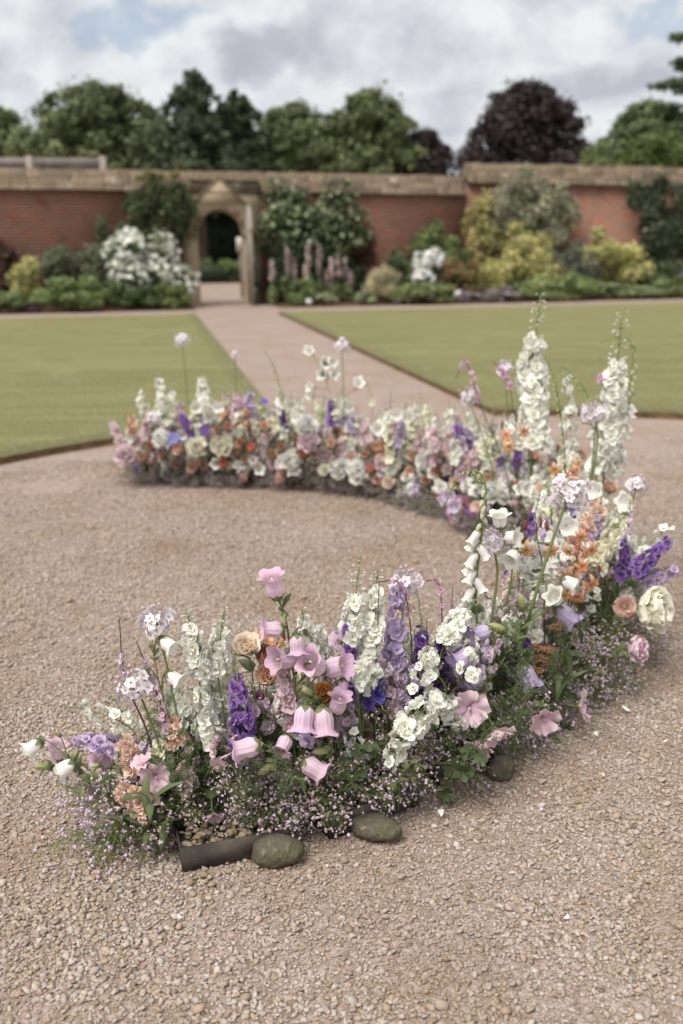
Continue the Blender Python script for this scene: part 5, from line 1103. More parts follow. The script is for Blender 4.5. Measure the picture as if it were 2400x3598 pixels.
spike('larkspur', 'purple', Q(1480, 2200, .02), Q(1500, 2460, .0), n=44, rad=.017, fs=1.0, label='purple larkspur in the near arc middle', buds=.05); spike('larkspur', 'deep', Q(1540, 2250, .02), Q(1550, 2400, .02), n=24, rad=.016, fs=1.0, label='darker purple larkspur beside the purple one', buds=.05)
spike('larkspur', 'white', Q(1660, 2100, .0), Q(1565, 2260, -.02), n=34, rad=.019, fs=1.0, label='white larkspur leaning right above the lilac bells', buds=.3, base=base_for(Q(1480, 2700)))
spike('larkspur', 'white', Q(1500, 2280, -.05), Q(1515, 2350, -.05), n=8, rad=.013, fs=1.0, label='white larkspur flowers in front of the purple larkspur', buds=0); spike('larkspur', 'white', Q(1510, 2410, -.06), Q(1520, 2460, -.06), n=6, rad=.012, fs=1.0, label='small white larkspur flower below the purple larkspur', buds=0)
spike('larkspur', 'white', Q(1640, 2590, -.2), Q(1430, 2560, -.18), n=30, rad=.02, fs=1.15, label='white delphinium branch arching low over the near arc', buds=.12, arch=Q(1540, 2470, -.2), base=base_for(Q(1420, 2800))); spike('larkspur', 'white', Q(1480, 2520, -.17), Q(1400, 2600, -.18), n=14, rad=.018, fs=1.1, label='white delphinium branch at the left of the arching one', buds=0, base=base_for(Q(1400, 2800))); spike('larkspur', 'white', Q(1370, 2700, -.17), Q(1390, 2640, -.16), n=7, rad=.014, fs=1.0, label='white flowers low above the second tray', buds=0, base=base_for(Q(1380, 2830)))
LB = bell('lilac', .056, .0185, .009, 5, .01, 'b7a0d6', 1.0)
bellplant('canterbury_bell', 'mauve', [Q(1640, 2650, -.02), Q(1690, 2450, -.06), Q(1780, 2300, -.07), Q(1840, 2200, -.06), Q(1930, 2140, -.06)], [
    (Q(1985, 2160, -.08), (.75, -.3, -.6), 1.3, 'bell'), (Q(1690, 2224, -.05), (-.8, -.3, -.1), 1.1, 'bell'), (Q(1640, 2312, -.08), (-.85, -.35, -.3), 1.35, 'bell'), (Q(1705, 2298, -.07), (-.85, -.25, -.2), 1.15, 'bell'),
    (Q(1672, 2392, -.1), (-.8, -.4, -.5), 1.2, 'bell'), (Q(1850, 2370, -.1), (.45, -.3, -.85), 1.3, 'bell'), (Q(1833, 2112, -.06), (-.2, -.1, 1), 1.1, 'bud'), (Q(1820, 2262, -.08), (0, -.25, -1), 1.1, 'bud'), (Q(1745, 2205, -.06), (-.9, -.1, .35), 1.2, 'bud')], 'lilac bell stem leaning right with striped bells', base=base_for(Q(1640, 2700)), proto=LB, nleaf=14, thick=.004)
bloom('mallow', 'palepink', Q(1650, 2483, -.2), (-.15, -1, .15), 1.25, label='open veined mallow flower facing the camera', base=base_for(Q(1650, 2700))); bloom('mallow', 'palepink', Q(1905, 2515, -.27), (.1, -.75, -.2), 1.1, label='pink mallow below the orange yarrow', base=base_for(Q(1860, 2600))); bloom('mallow', 'palepink', Q(2028, 2480, -.28), (.95, -.2, .1), 1.2, label='white mallow in profile facing right', base=base_for(Q(1930, 2560))); bloom('mallow', 'palepink', Q(1735, 2560, -.26), (.3, -.6, -.7), 1.25, label='drooping pink mallow below the open veined one', base=base_for(Q(1680, 2700))); bloom('mallow', 'palepink', Q(1690, 2600, -.24), (-.4, -.4, -.8), 1.0, label='smaller drooping mallow beside the mallow leaves', base=base_for(Q(1680, 2700)))
spike('stock', 'deep', Q(1850, 2230, -.02), Q(1800, 2370, -.03), n=30, rad=.018, fs=1.05, label='dark purple stock behind the lilac bells', buds=.05, leaf='strap')
yarrow([Q(1880, 2270, -.04), Q(1930, 2280, -.05), Q(1900, 2310, -.06), Q(1960, 2200, -.02), Q(1935, 2340, -.07), Q(1990, 2185, -.02), Q(1880, 2350, -.07)], 'yarrow', 'flat orange-brown yarrow heads right of the dark purple stock')
allium(P(2000, 1730, 2.55), base_for(Q(1850, 2600)), .05, c='lilac', n=42, label='large pale allium on the thickest leaning green stem', stemr=.0052, path=spline([base_for(Q(1790, 2650)), Q(1830, 2300, -.03), P(1890, 2060, 2.5), P(1955, 1860, 2.53), P(1990, 1765, 2.55)], 16))
allium(P(1722, 1905, 2.5), base_for(Q(1680, 2500)), .032, c='lilac', n=30, label='small allium head left of the white bellflowers', stemr=.004, path=spline([base_for(Q(1700, 2550)), Q(1705, 2350), P(1745, 2050, 2.5), P(1742, 1960, 2.5), P(1725, 1925, 2.5)], 16))
# foxglove with the arched tip
foxglove([P(1672, 2080, 2.42), P(1690, 1900, 2.42), P(1708, 1760, 2.42), P(1690, 1665, 2.42), P(1620, 1668, 2.42), P(1560, 1780, 2.42)], base_for(Q(1665, 2500)), 34, (-.9, -.5), 'white foxglove whose budded tip arches over to the left', green=.5)
foxglove([P(1935, 1980, 2.7), P(1938, 1850, 2.7), P(1935, 1740, 2.7), P(1905, 1705, 2.7), P(1885, 1790, 2.7)], base_for(P(1930, 2300, 2.75)), 24, (-.2, -.9), 'shorter foxglove with nodding green buds below the large allium', green=.5, sz=.95)
WB = bell('white', .046, .018, .010, 5, .012, None, 1.12, False)
bellplant('bellflower', 'white', [P(1770, 2200, 2.6), P(1800, 2000, 2.6), P(1790, 1880, 2.6)], [(P(1800, 1888, 2.58), (.7, -.5, .1), .95, 'bell'), (P(1798, 1960, 2.57), (-.5, -.5, -.35), 1.05, 'bell'), (P(1755, 1825, 2.6), (-.1, -.2, 1), 1.0, 'bell'), (P(1950, 2100, 2.55), (-.4, -.4, .5), 1.0, 'bell'), (P(2005, 2050, 2.55), (.8, -.4, -.3), 1.0, 'bell')], 'white bellflower stem right of the arching foxglove', proto=WB, leafkind='ovate')
martagon([P(1910, 2050, 2.65), P(1890, 1900, 2.65), P(1880, 1800, 2.65)], [(P(1850, 1930, 2.63), (-.2, -.6, -.3)), (P(1935, 1935, 2.62), (.2, -.6, -.3))], [(P(1848, 1825, 2.65), (-.05, 0, -1)), (P(1900, 1820, 2.65), (.05, 0, -1)), (P(1920, 1830, 2.66), (.1, 0, -1)), (P(1842, 1870, 2.64), (-.1, 0, -1))], 'dark-stemmed orange lily with hanging maroon buds')
martagon([P(2000, 2100, 2.75), P(2030, 1950, 2.78), P(2050, 1860, 2.8)], [(P(2040, 1885, 2.78), (-.1, -.8, -.4)), (P(2075, 1930, 2.78), (.3, -.7, -.3)), (P(2045, 1990, 2.76), (0, -.9, 0)), (P(2005, 2025, 2.74), (-.3, -.7, -.3)), (P(2000, 1935, 2.8), (-.4, -.5, -.5))], [(P(2105, 1985, 2.8), (.1, 0, -1))], 'orange lily with five flowers at the right bend')
martagon([P(2040, 2180, 2.75), P(2060, 2060, 2.76)], [(P(2030, 2095, 2.74), (-.2, -.7, -.4)), (P(2075, 2050, 2.75), (.3, -.7, -.4)), (P(1985, 2090, 2.72), (-.2, -.8, -.3))], [], 'low orange lily below the five-flowered one')
bloom('peony', 'white', P(1870, 1990, 2.75), (-.1, -.7, .7), 1.05, label='white peony behind the thick allium stem'); bloom('peony', 'cream', P(2255, 2140, 2.85), (.55, -.75, .25), 1.3, label='large creamy white peony at the right edge of the bend', core='cream', base=base_for(P(2150, 2200, 2.9)))
bloom('peony', 'palepink', P(2215, 2285, 2.72), (.6, -.6, .35), .72, label='closed pink and red streaked peony bud at right', core='hotpink', base=base_for(P(2080, 2330, 2.7))); bloom('carnation', 'dusty', P(2190, 2130, 2.78), (.1, -.9, .3), 1.15, label='dusty peach carnation against the large peony')
spike('stock', 'purple', P(2360, 1890, 2.95), P(2235, 2010, 2.92), n=36, rad=.018, fs=1.05, label='purple stock leaning out furthest right', buds=.05, leaf='strap', base=base_for(P(2150, 2200, 2.95))); spike('stock', 'purple', P(2195, 1890, 3.0), P(2185, 2020, 2.98), n=24, rad=.017, fs=1.0, label='purple stock left of the one leaning right', buds=.1, leaf='strap')
spike('larkspur', 'cream', P(2225, 1760, 2.95), P(2090, 1990, 2.9), n=50, rad=.021, fs=1.05, label='cream larkspur leaning right at the bend', buds=.3); spike('larkspur', 'lilac', P(2400, 2000, 2.95), P(2270, 2040, 2.95), n=16, rad=.018, fs=.9, label='lilac larkspur spray at the right picture edge', buds=.1, base=base_for(P(2150, 2200, 2.95))); spike('linaria', 'mauve', P(2225, 1690, 3.05), P(2200, 1900, 3.0), n=34, rad=.006, fs=1.0, label='pink toadflax spike at the right bend', buds=.5); spike('larkspur', 'white', P(2390, 1810, 3.05), P(2250, 1950, 3.0), n=9, rad=.016, fs=.8, label='thin white larkspur sprig at the right edge', buds=.2, base=base_for(P(2150, 2200, 2.95)))
# -- tall clump behind the bend
spike('delphinium', 'white', P(2188, 1095, 3.85), P(2125, 1660, 3.8), n=118, rad=.038, fs=1.6, label='tallest white delphinium at right, buds at its tip', buds=.3, leaf='lobed', nleaf=6, r0=.006, base=base_for(P(2110, 1950, 3.8)))
spike('delphinium', 'white', P(1900, 1035, 4.15), P(1860, 1380, 4.1), n=86, rad=.033, fs=1.5, label='tall white delphinium left of the tallest, thin budded tip', buds=.42, leaf='lobed', nleaf=5, r0=.005); spike('delphinium', 'white', P(1900, 1270, 4.05), P(1860, 1560, 4.0), n=92, rad=.052, fs=1.6, label='broad white delphinium below the second tall one', buds=.05, leaf='lobed', nleaf=4, r0=.005); spike('delphinium', 'white', P(1990, 1300, 4.05), P(2010, 1640, 4.0), n=40, rad=.025, fs=1.15, label='slim white delphinium behind the green foxglove spike', buds=.1, leaf='lobed')
foxglove([P(1990, 1700, 3.5), P(1975, 1500, 3.5), P(1950, 1340, 3.5), P(1910, 1240, 3.5)], base_for(P(2000, 1900, 3.5)), 38, (-.7, -.6), 'green budded foxglove spike before the second delphinium', green=.8, sz=.9)
foxglove([P(2090, 1500, 3.7), P(2060, 1380, 3.7), P(2010, 1320, 3.7), P(1972, 1285, 3.7)], base_for(P(2100, 1900, 3.7)), 30, (-.6, -.5), 'grey-green foxglove tip leaning left between the delphiniums', green=.75, sz=.9)
foxglove([P(2190, 1500, 3.95), P(2215, 1350, 3.95), P(2220, 1220, 3.95), P(2180, 1185, 3.95), P(2105, 1205, 3.95)], base_for(P(2150, 1900, 3.9)), 32, (.8, -.3), 'foxglove curling behind the tallest delphinium', green=.6, sz=.95)
allium(P(2092, 1455, 3.6), None, .05, n=34, label='lilac allium left of the tallest delphinium', stemr=.005, path=spline([base_for(P(2060, 1900, 3.55)), P(2075, 1750, 3.58), P(2098, 1560, 3.6), P(2094, 1485, 3.6)], 16))
allium(P(1650, 1395, 4.3), None, .045, n=28, label='round allium at the left of the tall clump'); allium(P(1775, 1295, 4.3), None, .035, n=24, label='allium left of the second delphinium'); allium(P(2235, 1705, 3.3), None, .036, n=26, label='pale allium above the right bend toadflax'); allium(P(2120, 1330, 3.9), None, .02, c='pink', n=14, label='small pink flower head beside the tallest delphinium')
spike('veronica', 'pink', P(1600, 1330, 4.2), P(1690, 1430, 4.2), n=44, rad=.007, fs=1.2, label='pink speedwell hooked left of the tall clump', buds=.2, arch=P(1640, 1275, 4.2)); spike('veronica', 'pink', P(1730, 1265, 4.2), P(1790, 1360, 4.2), n=40, rad=.011, fs=1.3, label='pink speedwell before the second delphinium', buds=.3)
martagon([P(1990, 1800, 3.5), P(1990, 1650, 3.5)], [(P(1950, 1650, 3.48), (-.2, -.8, -.2)), (P(2010, 1660, 3.48), (.2, -.8, -.2)), (P(2030, 1630, 3.5), (.3, -.6, .1)), (P(1970, 1690, 3.47), (0, -.9, -.2)), (P(2020, 1690, 3.47), (.2, -.8, -.4))], [(P(1960, 1560, 3.5), (0, 0, -1))], 'bright orange lily cluster below the green foxglove spike')
martagon([P(1820, 1700, 3.9), P(1810, 1540, 3.9)], [(P(1790, 1570, 3.88), (-.2, -.8, -.2)), (P(1840, 1515, 3.88), (.2, -.8, -.2)), (P(1780, 1530, 3.9), (-.3, -.6, .1))], [(P(1765, 1480, 3.9), (0, 0, -1)), (P(1815, 1460, 3.9), (0, 0, -1))], 'orange lily left of the slim white delphinium')
# -- far arc, the ones that stand out
FY = lambda u: float(np.interp(u, [350, 700, 1000, 1300, 1500, 1700, 1850], [5.62, 5.6, 5.52, 5.3, 5.05, 4.7, 4.3]))
def FP(u, v, dy=0.0): return P(u, v, FY(u) + dy)
for u, v, c, s, lab in [(1030, 1625, 'white', 1.15, 'white peony left of the paired white peonies on the far arc'), (1195, 1650, 'white', 1.0, 'left of two white peonies low on the far arc'), (1265, 1662, 'white', 1.1, 'right of two white peonies low on the far arc'), (445, 1602, 'palepink', 1.05, 'pale pink peony low at the far left tip'), (690, 1575, 'cream', .9, 'cream peony in the left part of the far arc'), (575, 1545, 'white', .95, 'white peony near the blue flower on the far arc'), (785, 1570, 'cream', 1.05, 'cream peony between the coral blooms on the far arc'), (1085, 1555, 'palepink', 1.05, 'pale pink peony above the coral bloom on the far arc'), (1070, 1500, 'white', 1.05, 'flat white peony right of the far purple stock'), (1430, 1745, 'white', .95, 'white peony low near the right of the far arc'), (1625, 1800, 'hotpink', 1.1, 'bright pink peony at the inner edge before the foxglove'), (1770, 1730, 'white', 1.0, 'white peony behind the arching foxglove'), (850, 1640, 'white', .75, 'small white peony low on the far arc left half')]:
    bloom('peony', c, FP(u, v, -.12) if u < 1600 else P(u, v, FY(u) - .25), (random.uniform(-.3, .3), -.9, .35), s, label=lab, nleaf=3)
for u, v, c, s in [(770, 1558, 'coral', 1.0), (885, 1572, 'coral', 1.0), (788, 1628, 'coral', 1.1), (1065, 1594, 'coral', 1.1), (1305, 1648, 'coral', 1.0), (1540, 1745, 'coral', 1.2), (505, 1610, 'dusty', 1.1), (575, 1600, 'dusty', 1.1), (530, 1570, 'terracotta', 1.1), (768, 1512, 'dusty', 1.1), (800, 1500, 'dusty', 1.1), (850, 1560, 'terracotta', 1.2), (830, 1590, 'dusty', 1.0), (955, 1595, 'dusty', 1.1), (860, 1615, 'dusty', 1.0), (990, 1570, 'terracotta', .9), (1370, 1700, 'dusty', 1.2), (1500, 1690, 'dusty', 1.1), (1285, 1600, 'dusty', 1.0), (1165, 1560, 'peach', 1.2), (630, 1580, 'peach', 1.3), (930, 1500, 'peach', 1.2), (1040, 1540, 'dusty', .9), (1720, 1700, 'peach', 1.2), (1660, 1740, 'peach', 1.2)]:
    bloom('ranunculus', c, FP(u, v, -.13), (random.uniform(-.4, .4), -.85, .45), s * 1.15, nleaf=1)
for tip, low, k, c, n, lab in [((630, 1455), (680, 1530), 'stock', 'purple', 20, 'purple stock leaning left on the far arc left end'), ((985, 1425), (995, 1525), 'stock', 'deep', 26, 'upright deep purple stock in the far arc middle'), ((1165, 1405), (1168, 1480), 'stock', 'purple', 22, 'purple stock standing before the gravel path'), ((1405, 1570), (1410, 1620), 'stock', 'purple', 16, 'purple stock low in the far arc right half'), ((1545, 1610), (1590, 1690), 'stock', 'deep', 20, 'deep purple stock slanting near the far arc right'), ((1600, 1480), (1630, 1570), 'stock', 'purple', 18, 'purple stock left of the tall clump'), ((555, 1315), (580, 1480), 'larkspur', 'white', 34, 'tallest white larkspur at the far arc left end'), ((708, 1325), (720, 1420), 'larkspur', 'white', 30, 'dense white larkspur right of the thin far allium'), ((830, 1375), (835, 1470), 'larkspur', 'palepink', 24, 'pale pink larkspur in the far arc left half'), ((880, 1375), (885, 1470), 'larkspur', 'lilac', 24, 'lilac larkspur left of the curved far foxglove'), ((690, 1430), (695, 1510), 'larkspur', 'pink', 22, 'pink larkspur right of the slanting far purple stock'), ((390, 1470), (425, 1560), 'stock', 'palepink', 22, 'pale pink stock leaning out at the far left tip'), ((720, 1630), (735, 1710), 'larkspur', 'lilac', 14, 'lilac larkspur hanging down over the far arc foot')]:
    spike(k, c, FP(*tip), FP(*low), n=n, rad=.022 if k == 'larkspur' else .02, fs=1.3, label=lab, buds=.12, split=False, leaf='strap', nleaf=2)
allium(FP(640, 1195), None, .04, n=24, label='thin-stemmed allium standing alone above the far arc left end', split=False); allium(FP(1202, 1218), None, .04, n=26, label='white allium on a thin stem before the gravel path', split=False); allium(FP(545, 1470), None, .05, n=26, label='round lilac allium at the far arc left end', split=False); allium(FP(825, 1215 + 30), None, .015, n=8, label='tiny pale flower on the thinnest stem of the far arc', split=False)
foxglove([FP(985, 1430), FP(985, 1370), FP(965, 1290), FP(925, 1225)], base_for(FP(985, 1600)), 28, (-.4, -.6), 'curved green foxglove tip above the far arc', green=.55)
bellplant('bellflower', 'white', [FP(1180, 1450), FP(1140, 1330), FP(1100, 1240)], [(FP(1088, 1235), (-.2, -.6, .4), 1.0, 'bell'), (FP(1145, 1275), (.1, -.8, .2), 1.2, 'bell'), (FP(1165, 1270), (.5, -.6, .1), 1.1, 'bell'), (FP(1135, 1315), (-.4, -.7, .1), 1.1, 'bell'), (FP(1170, 1315), (.5, -.6, .1), 1.1, 'bell'), (FP(1092, 1360), (-.6, -.5, .1), .9, 'bell'), (FP(1258, 1350), (.2, -.5, .5), 1.2, 'bell'), (FP(1090, 1390), (-.6, -.5, .1), .8, 'bell')], 'airy white bellflower spray before the gravel path', proto=WB, leafkind='ovate', nleaf=2, thick=.002)
bloom('anemone', 'blue', FP(610, 1540, -.15), (0, -.9, .4), 1.35, label='blue flower beside the white peony on the far arc'); bloom('anemone', 'purple', FP(718, 1512, -.1), (.2, -.9, .3), 1.2, label='open purple flower right of the slanting far stock'); bloom('anemone', 'violet', FP(930, 1412, -.05), (.2, -.7, .5), .75, label='small violet flower above the far arc left half')
martagon([FP(845, 1560), FP(850, 1480)], [(FP(835, 1465, -.03), (-.3, -.7, -.1)), (FP(865, 1450, -.03), (.2, -.7, 0)), (FP(840, 1490, -.03), (-.2, -.8, -.3)), (FP(870, 1485, -.03), (.3, -.8, -.2)), (FP(852, 1500, -.04), (0, -.9, -.3))], [], 'salmon orange lily cluster in the far arc left half'); martagon([FP(1350, 1620), FP(1345, 1550)], [(FP(1345, 1525, -.03), (-.1, -.8, 0)), (FP(1365, 1545, -.03), (.2, -.8, 0)), (FP(1335, 1560, -.03), (-.3, -.8, 0)), (FP(1330, 1600, -.04), (-.2, -.8, 0)), (FP(1320, 1580, -.04), (-.2, -.8, -.2)), (FP(1350, 1580, -.04), (.1, -.8, -.2))], [], 'yellow-orange lily cluster in the far arc right half')
# ================================================================== filling flowers, foliage and gypsophila along the whole crescent
def pick(w): 
    ks = list(w); return random.choices(ks, [w[k] for k in ks])[0]
def headpoint(t, w, z): c = cl(t); n = normal(t); return np.array([c[0], c[1], z]) + n * w
NEARZ = lambda t: float(np.interp(t, [0, .05, .2, .35, .5, .6], [.22, .3, .38, .42, .46, .5]))
TOC = lambda p: unit(CAMP - p)                          # most blooms turn a little to the open, front side
# mauve gypsophila along the foot, outside and inside
for t in np.linspace(.03, .40, 17):
    for w in (.1, .0):
        if random.random() < (.6 if w < .1 else .25): continue
        p = headpoint(t + random.uniform(-.01, .01), w + random.uniform(-.04, .0), random.uniform(.08, .13)); gyptuft(p, 'mauve' if random.random() < .8 else 'palepink', normal(t) * random.uniform(.4, 1.0) + [0, 0, .8], random.uniform(.6, .95))
for t in np.linspace(.42, .6, 12):
    for w in (.16, -.15): gyptuft(headpoint(t, w + random.uniform(-.03, .03), random.uniform(.04, .1)), 'mauve', normal(t) * np.sign(w) * random.uniform(.3, 1) + [0, 0, .8], random.uniform(.8, 1.2))
for t in np.linspace(.6, .998, 60): gyptuft(headpoint(t, -.17 + random.uniform(-.04, .04), random.uniform(.02, .07)), 'dusk', -normal(t) * random.uniform(.4, 1) + [0, 0, .5], random.uniform(.6, .9))
for u, v, s, d in [(330, 2880, 1.35, (-.8, -.4, .1)), (390, 2960, 1.2, (-.6, -.7, -.05)), (450, 2870, 1.2, (-.5, -.5, .5)), (330, 2800, 1.0, (-.8, -.3, .4)), (480, 2990, 1.1, (-.3, -.9, -.05))]:
    gyptuft(Q(u + 90, v, -.02), 'mauve', d, s, None, 130, .15)
for u, v in [(2040, 2420), (2080, 2330), (2110, 2400), (2060, 2510), (1990, 2560), (2120, 2290), (1850, 2560), (1800, 2600), (1760, 2650)]:
    p = Q(u, v, -.02); p[2] = max(p[2], .06); gyptuft(p, 'mauve', (.5, -.7, .4), random.uniform(.9, 1.15), None, 130, .15)
for u, v, s in [(820, 2925, .6), (930, 2910, .65), (1000, 2860, .8), (960, 2830, .8), (1050, 2800, .85), (1080, 2760, .9), (1150, 2780, .9), (1220, 2770, .85), (1300, 2790, .8), (1130, 2840, .7), (1400, 2790, .7), (1360, 2760, .7), (1560, 2720, .8), (1620, 2690, .85), (1700, 2660, .85), (1760, 2600, .85), (1820, 2640, .7)]:
    gyptuft(Q(u, v, -.06), 'mauve' if random.random() < .6 else 'palepink', (random.uniform(-.4, .4), -.7, .6), s)
for u, v, s in [(690, 2975, .5), (760, 2970, .55), (830, 2960, .55), (900, 2945, .6), (970, 2935, .6), (1180, 2890, .55), (1250, 2860, .6), (1330, 2830, .55), (1120, 2880, .6)]:
    gyptuft(Q(u, v, -.06), 'palepink', (random.uniform(-.3, .3), -.8, .15), s)
# green filling so that stems stand in dark leafage
for i in range(96):
    t = .035 + (.965) * (i + random.random()) / 96; w = random.uniform(-.13, .13); b_ = headpoint(t, w, .03); h = random.uniform(.1, .24); e = b_ + normal(t) * (w * .6 + random.uniform(-.06, .06)) + np.array([random.uniform(-.05, .05), random.uniform(-.05, .05), h])
    k = pick({'ovate': 3, 'fern': 3, 'strap': 2, 'lobed': 1.2}); sprig([b_, (b_ + e) / 2 + np.array([0, 0, .02]), e], k, 9 if k != 'strap' else 6, 1.1, None, {'ovate': 'leafy green sprig', 'fern': 'feathery green sprig', 'strap': 'long-leaved green sprig', 'lobed': 'round-leaved green sprig'}[k])
for i in range(64):
    t = .04 + .44 * (i + random.random()) / 64; w = random.uniform(-.1, .12); b_ = headpoint(t, w, .03); h = random.uniform(.12, .3); e = b_ + normal(t) * (w * .5 + random.uniform(-.05, .05)) + np.array([random.uniform(-.05, .05), random.uniform(-.05, .05), h])
    k = pick({'ovate': 3, 'fern': 4, 'strap': 2, 'lobed': 1}); sprig([b_, (b_ + e) / 2 + np.array([0, 0, .02]), e], k, 10 if k != 'strap' else 6, random.uniform(.8, 1.2), None, {'ovate': 'leafy green sprig', 'fern': 'feathery green sprig', 'strap': 'long-leaved green sprig', 'lobed': 'round-leaved green sprig'}[k], light=random.random() < .5)
for i in range(46):                                      # pale budded larkspur tips and small white flowers low down
    t = .05 + .5 * (i + random.random()) / 46; hp = headpoint(t, random.uniform(-.13, .03), random.uniform(.16, .36))
    spike('larkspur', pick({'white': 3, 'cream': 2, 'palepink': 1.2}), hp + [random.uniform(-.03, .03), random.uniform(-.02, .02), .03], hp - [0, 0, .05], alias=('delphinium_sprig', 'low delphinium sprig'), n=13, rad=.014, fs=.95, buds=.3, nleaf=2)
for i in range(84):                                      # loose airy sprays between the denser spikes
    t = .05 + .5 * (i + random.random()) / 84; hp = headpoint(t, random.uniform(-.13, .07), NEARZ(t) * random.uniform(.55, 1.0)); sd_ = np.array([random.uniform(-.04, .04), random.uniform(-.03, .03), 0])
    spike('larkspur', pick({'palepink': 3, 'lilac': 2, 'white': 3, 'mauve': 1.5}), hp + sd_ + [0, 0, .03], hp - sd_ - [0, 0, .09], alias=('airy_larkspur', 'airy larkspur'), n=12, rad=.022, fs=.75, buds=.3, nleaf=1, r0=.0016)
# sprigs that hang out over the edge
sprig([Q(1270, 2810, -.02), Q(1230, 2900, -.12), Q(1215, 2960, -.13)], 'ovate', 12, .7, 'pale mint sprig trailing over the second tray front', light=True); sprig([Q(1400, 2720, -.05), Q(1430, 2780, -.13), Q(1450, 2850, -.14)], 'ovate', 14, .75, 'mint sprig trailing over the right end of the second tray', light=True); sprig([Q(2150, 2300, .0), Q(2220, 2340, -.05), Q(2250, 2430, -.07)], 'ovate', 14, .85, 'green sprig hanging below the pink peony bud', light=True); sprig([Q(450, 2780, -.02), Q(330, 2740, -.05), Q(260, 2790, -.06)], 'ovate', 14, .8, 'mint sprig among the leftmost pink bells', light=True); sprig([Q(640, 2850, -.03), Q(560, 2880, -.09), Q(420, 2940, -.12)], 'strap', 5, 1.2, 'broad long leaves drooping at the near left end')
sprig([Q(1640, 2680, -.08), Q(1640, 2620, -.13), Q(1660, 2620, -.14)], 'lobed', 4, 1.2, 'round mallow leaves low beside the drooping mallows'); sprig([Q(1900, 2600, -.1), Q(1970, 2560, -.13), Q(1990, 2540, -.14)], 'lobed', 4, 1.1, 'dark mallow leaves beside the profile white mallow')
# near arc and bend: slender fillers among the named plants
for i in range(80):
    t = .05 + .37 * (i + random.random()) / 80; w = random.uniform(-.14, .0); z = NEARZ(t) * random.uniform(.55, .95); hp = headpoint(t, w * 1.3, z); d = TOC(hp) + rdir(.3) * .6
    k = pick({'lark': 4, 'lilac': 3, 'lin': 2, 'rose': 2.4, 'carn': 1.2, 'cup': 1, 'green': 1})
    if k == 'lark': spike('larkspur', pick({'white': 3, 'cream': 2}), hp, hp - [random.uniform(-.02, .02), 0, random.uniform(.07, .12)], n=16, rad=.015, fs=.85, buds=.25)
    elif k == 'lilac': spike('larkspur', pick({'lilac': 2, 'mauve': 2, 'palepink': 2, 'violet': .5}), hp, hp - [random.uniform(-.02, .02), 0, random.uniform(.07, .12)], n=15, rad=.016, fs=.85, buds=.15)
    elif k == 'lin': spike('linaria', 'mauve', hp + [0, 0, .05], hp - [0, 0, .06], n=22, rad=.006, fs=.95, buds=.4)
    elif k == 'rose': bloom('rose', pick({'peach': 2, 'palepink': 1.5, 'dusty': 1, 'cream': 1}), headpoint(t, w, z * .72), d, random.uniform(.7, .95))
    elif k == 'carn': bloom('carnation', pick({'peach': 2, 'coral': 1, 'palepink': 1}), headpoint(t, w, z * .7), d, .9)
    elif k == 'cup': bloom('cup', 'white', hp, d - [0, 0, .4], .9)
    else: spike('larkspur', 'cream', hp + [0, 0, .04], hp - [0, 0, .05], n=12, rad=.01, fs=.55, buds=.9)
for i in range(170):
    t = .41 + .23 * (i + random.random()) / 170; w = random.uniform(-.2, .16); z = random.uniform(.14, .46); hp = headpoint(t, w * (1.2 - z), z); d = TOC(hp) + rdir(.4) * .6
    k = pick({'lark': 4, 'lilac': 2, 'lin': 1, 'rose': 2, 'carn': 1.6, 'cup': 2.2, 'peony': .8, 'stock': 1, 'ran': 1.2})
    if k == 'lark': spike('larkspur', pick({'white': 4, 'cream': 2}), hp + [0, 0, .05], hp - [random.uniform(-.03, .03), 0, .08], n=22, rad=.018, fs=1.0, buds=.2, split=t < .52)
    elif k == 'lilac': spike('larkspur', pick({'lilac': 2, 'mauve': 1.4, 'palepink': 2, 'purple': .7}), hp + [0, 0, .03], hp - [random.uniform(-.03, .03), 0, .08], n=18, rad=.018, fs=1.0, buds=.1, split=t < .52)
    elif k == 'lin': spike('linaria', 'mauve', hp + [0, 0, .08], hp - [0, 0, .08], n=26, rad=.006, fs=1.0, buds=.4, split=False)
    elif k == 'rose': bloom('rose', pick({'peach': 2, 'palepink': 2, 'apricot': 1, 'white': 1}), hp, d, random.uniform(.8, 1.1))
    elif k == 'carn': bloom('carnation', pick({'peach': 2, 'coral': .5, 'palepink': 1, 'dusty': 1}), hp, d, 1.05)
    elif k == 'cup': bloom('cup', 'white', hp + [0, 0, .03], d - [0, 0, .2], 1.0)
    elif k == 'peony': bloom('peony', pick({'white': 3, 'palepink': 1}), headpoint(t, w, z * .75), d, .75)
    elif k == 'stock': spike('stock', pick({'purple': 1, 'palepink': 1, 'peach': .7}), hp + [0, 0, .02], hp - [0, 0, .07], n=16, rad=.016, fs=1.0, buds=.05, leaf='strap', split=False)
    else: bloom('ranunculus', pick({'coral': 1, 'peach': 1, 'palepink': 1}), headpoint(t, w, z * .75), d, 1.1)
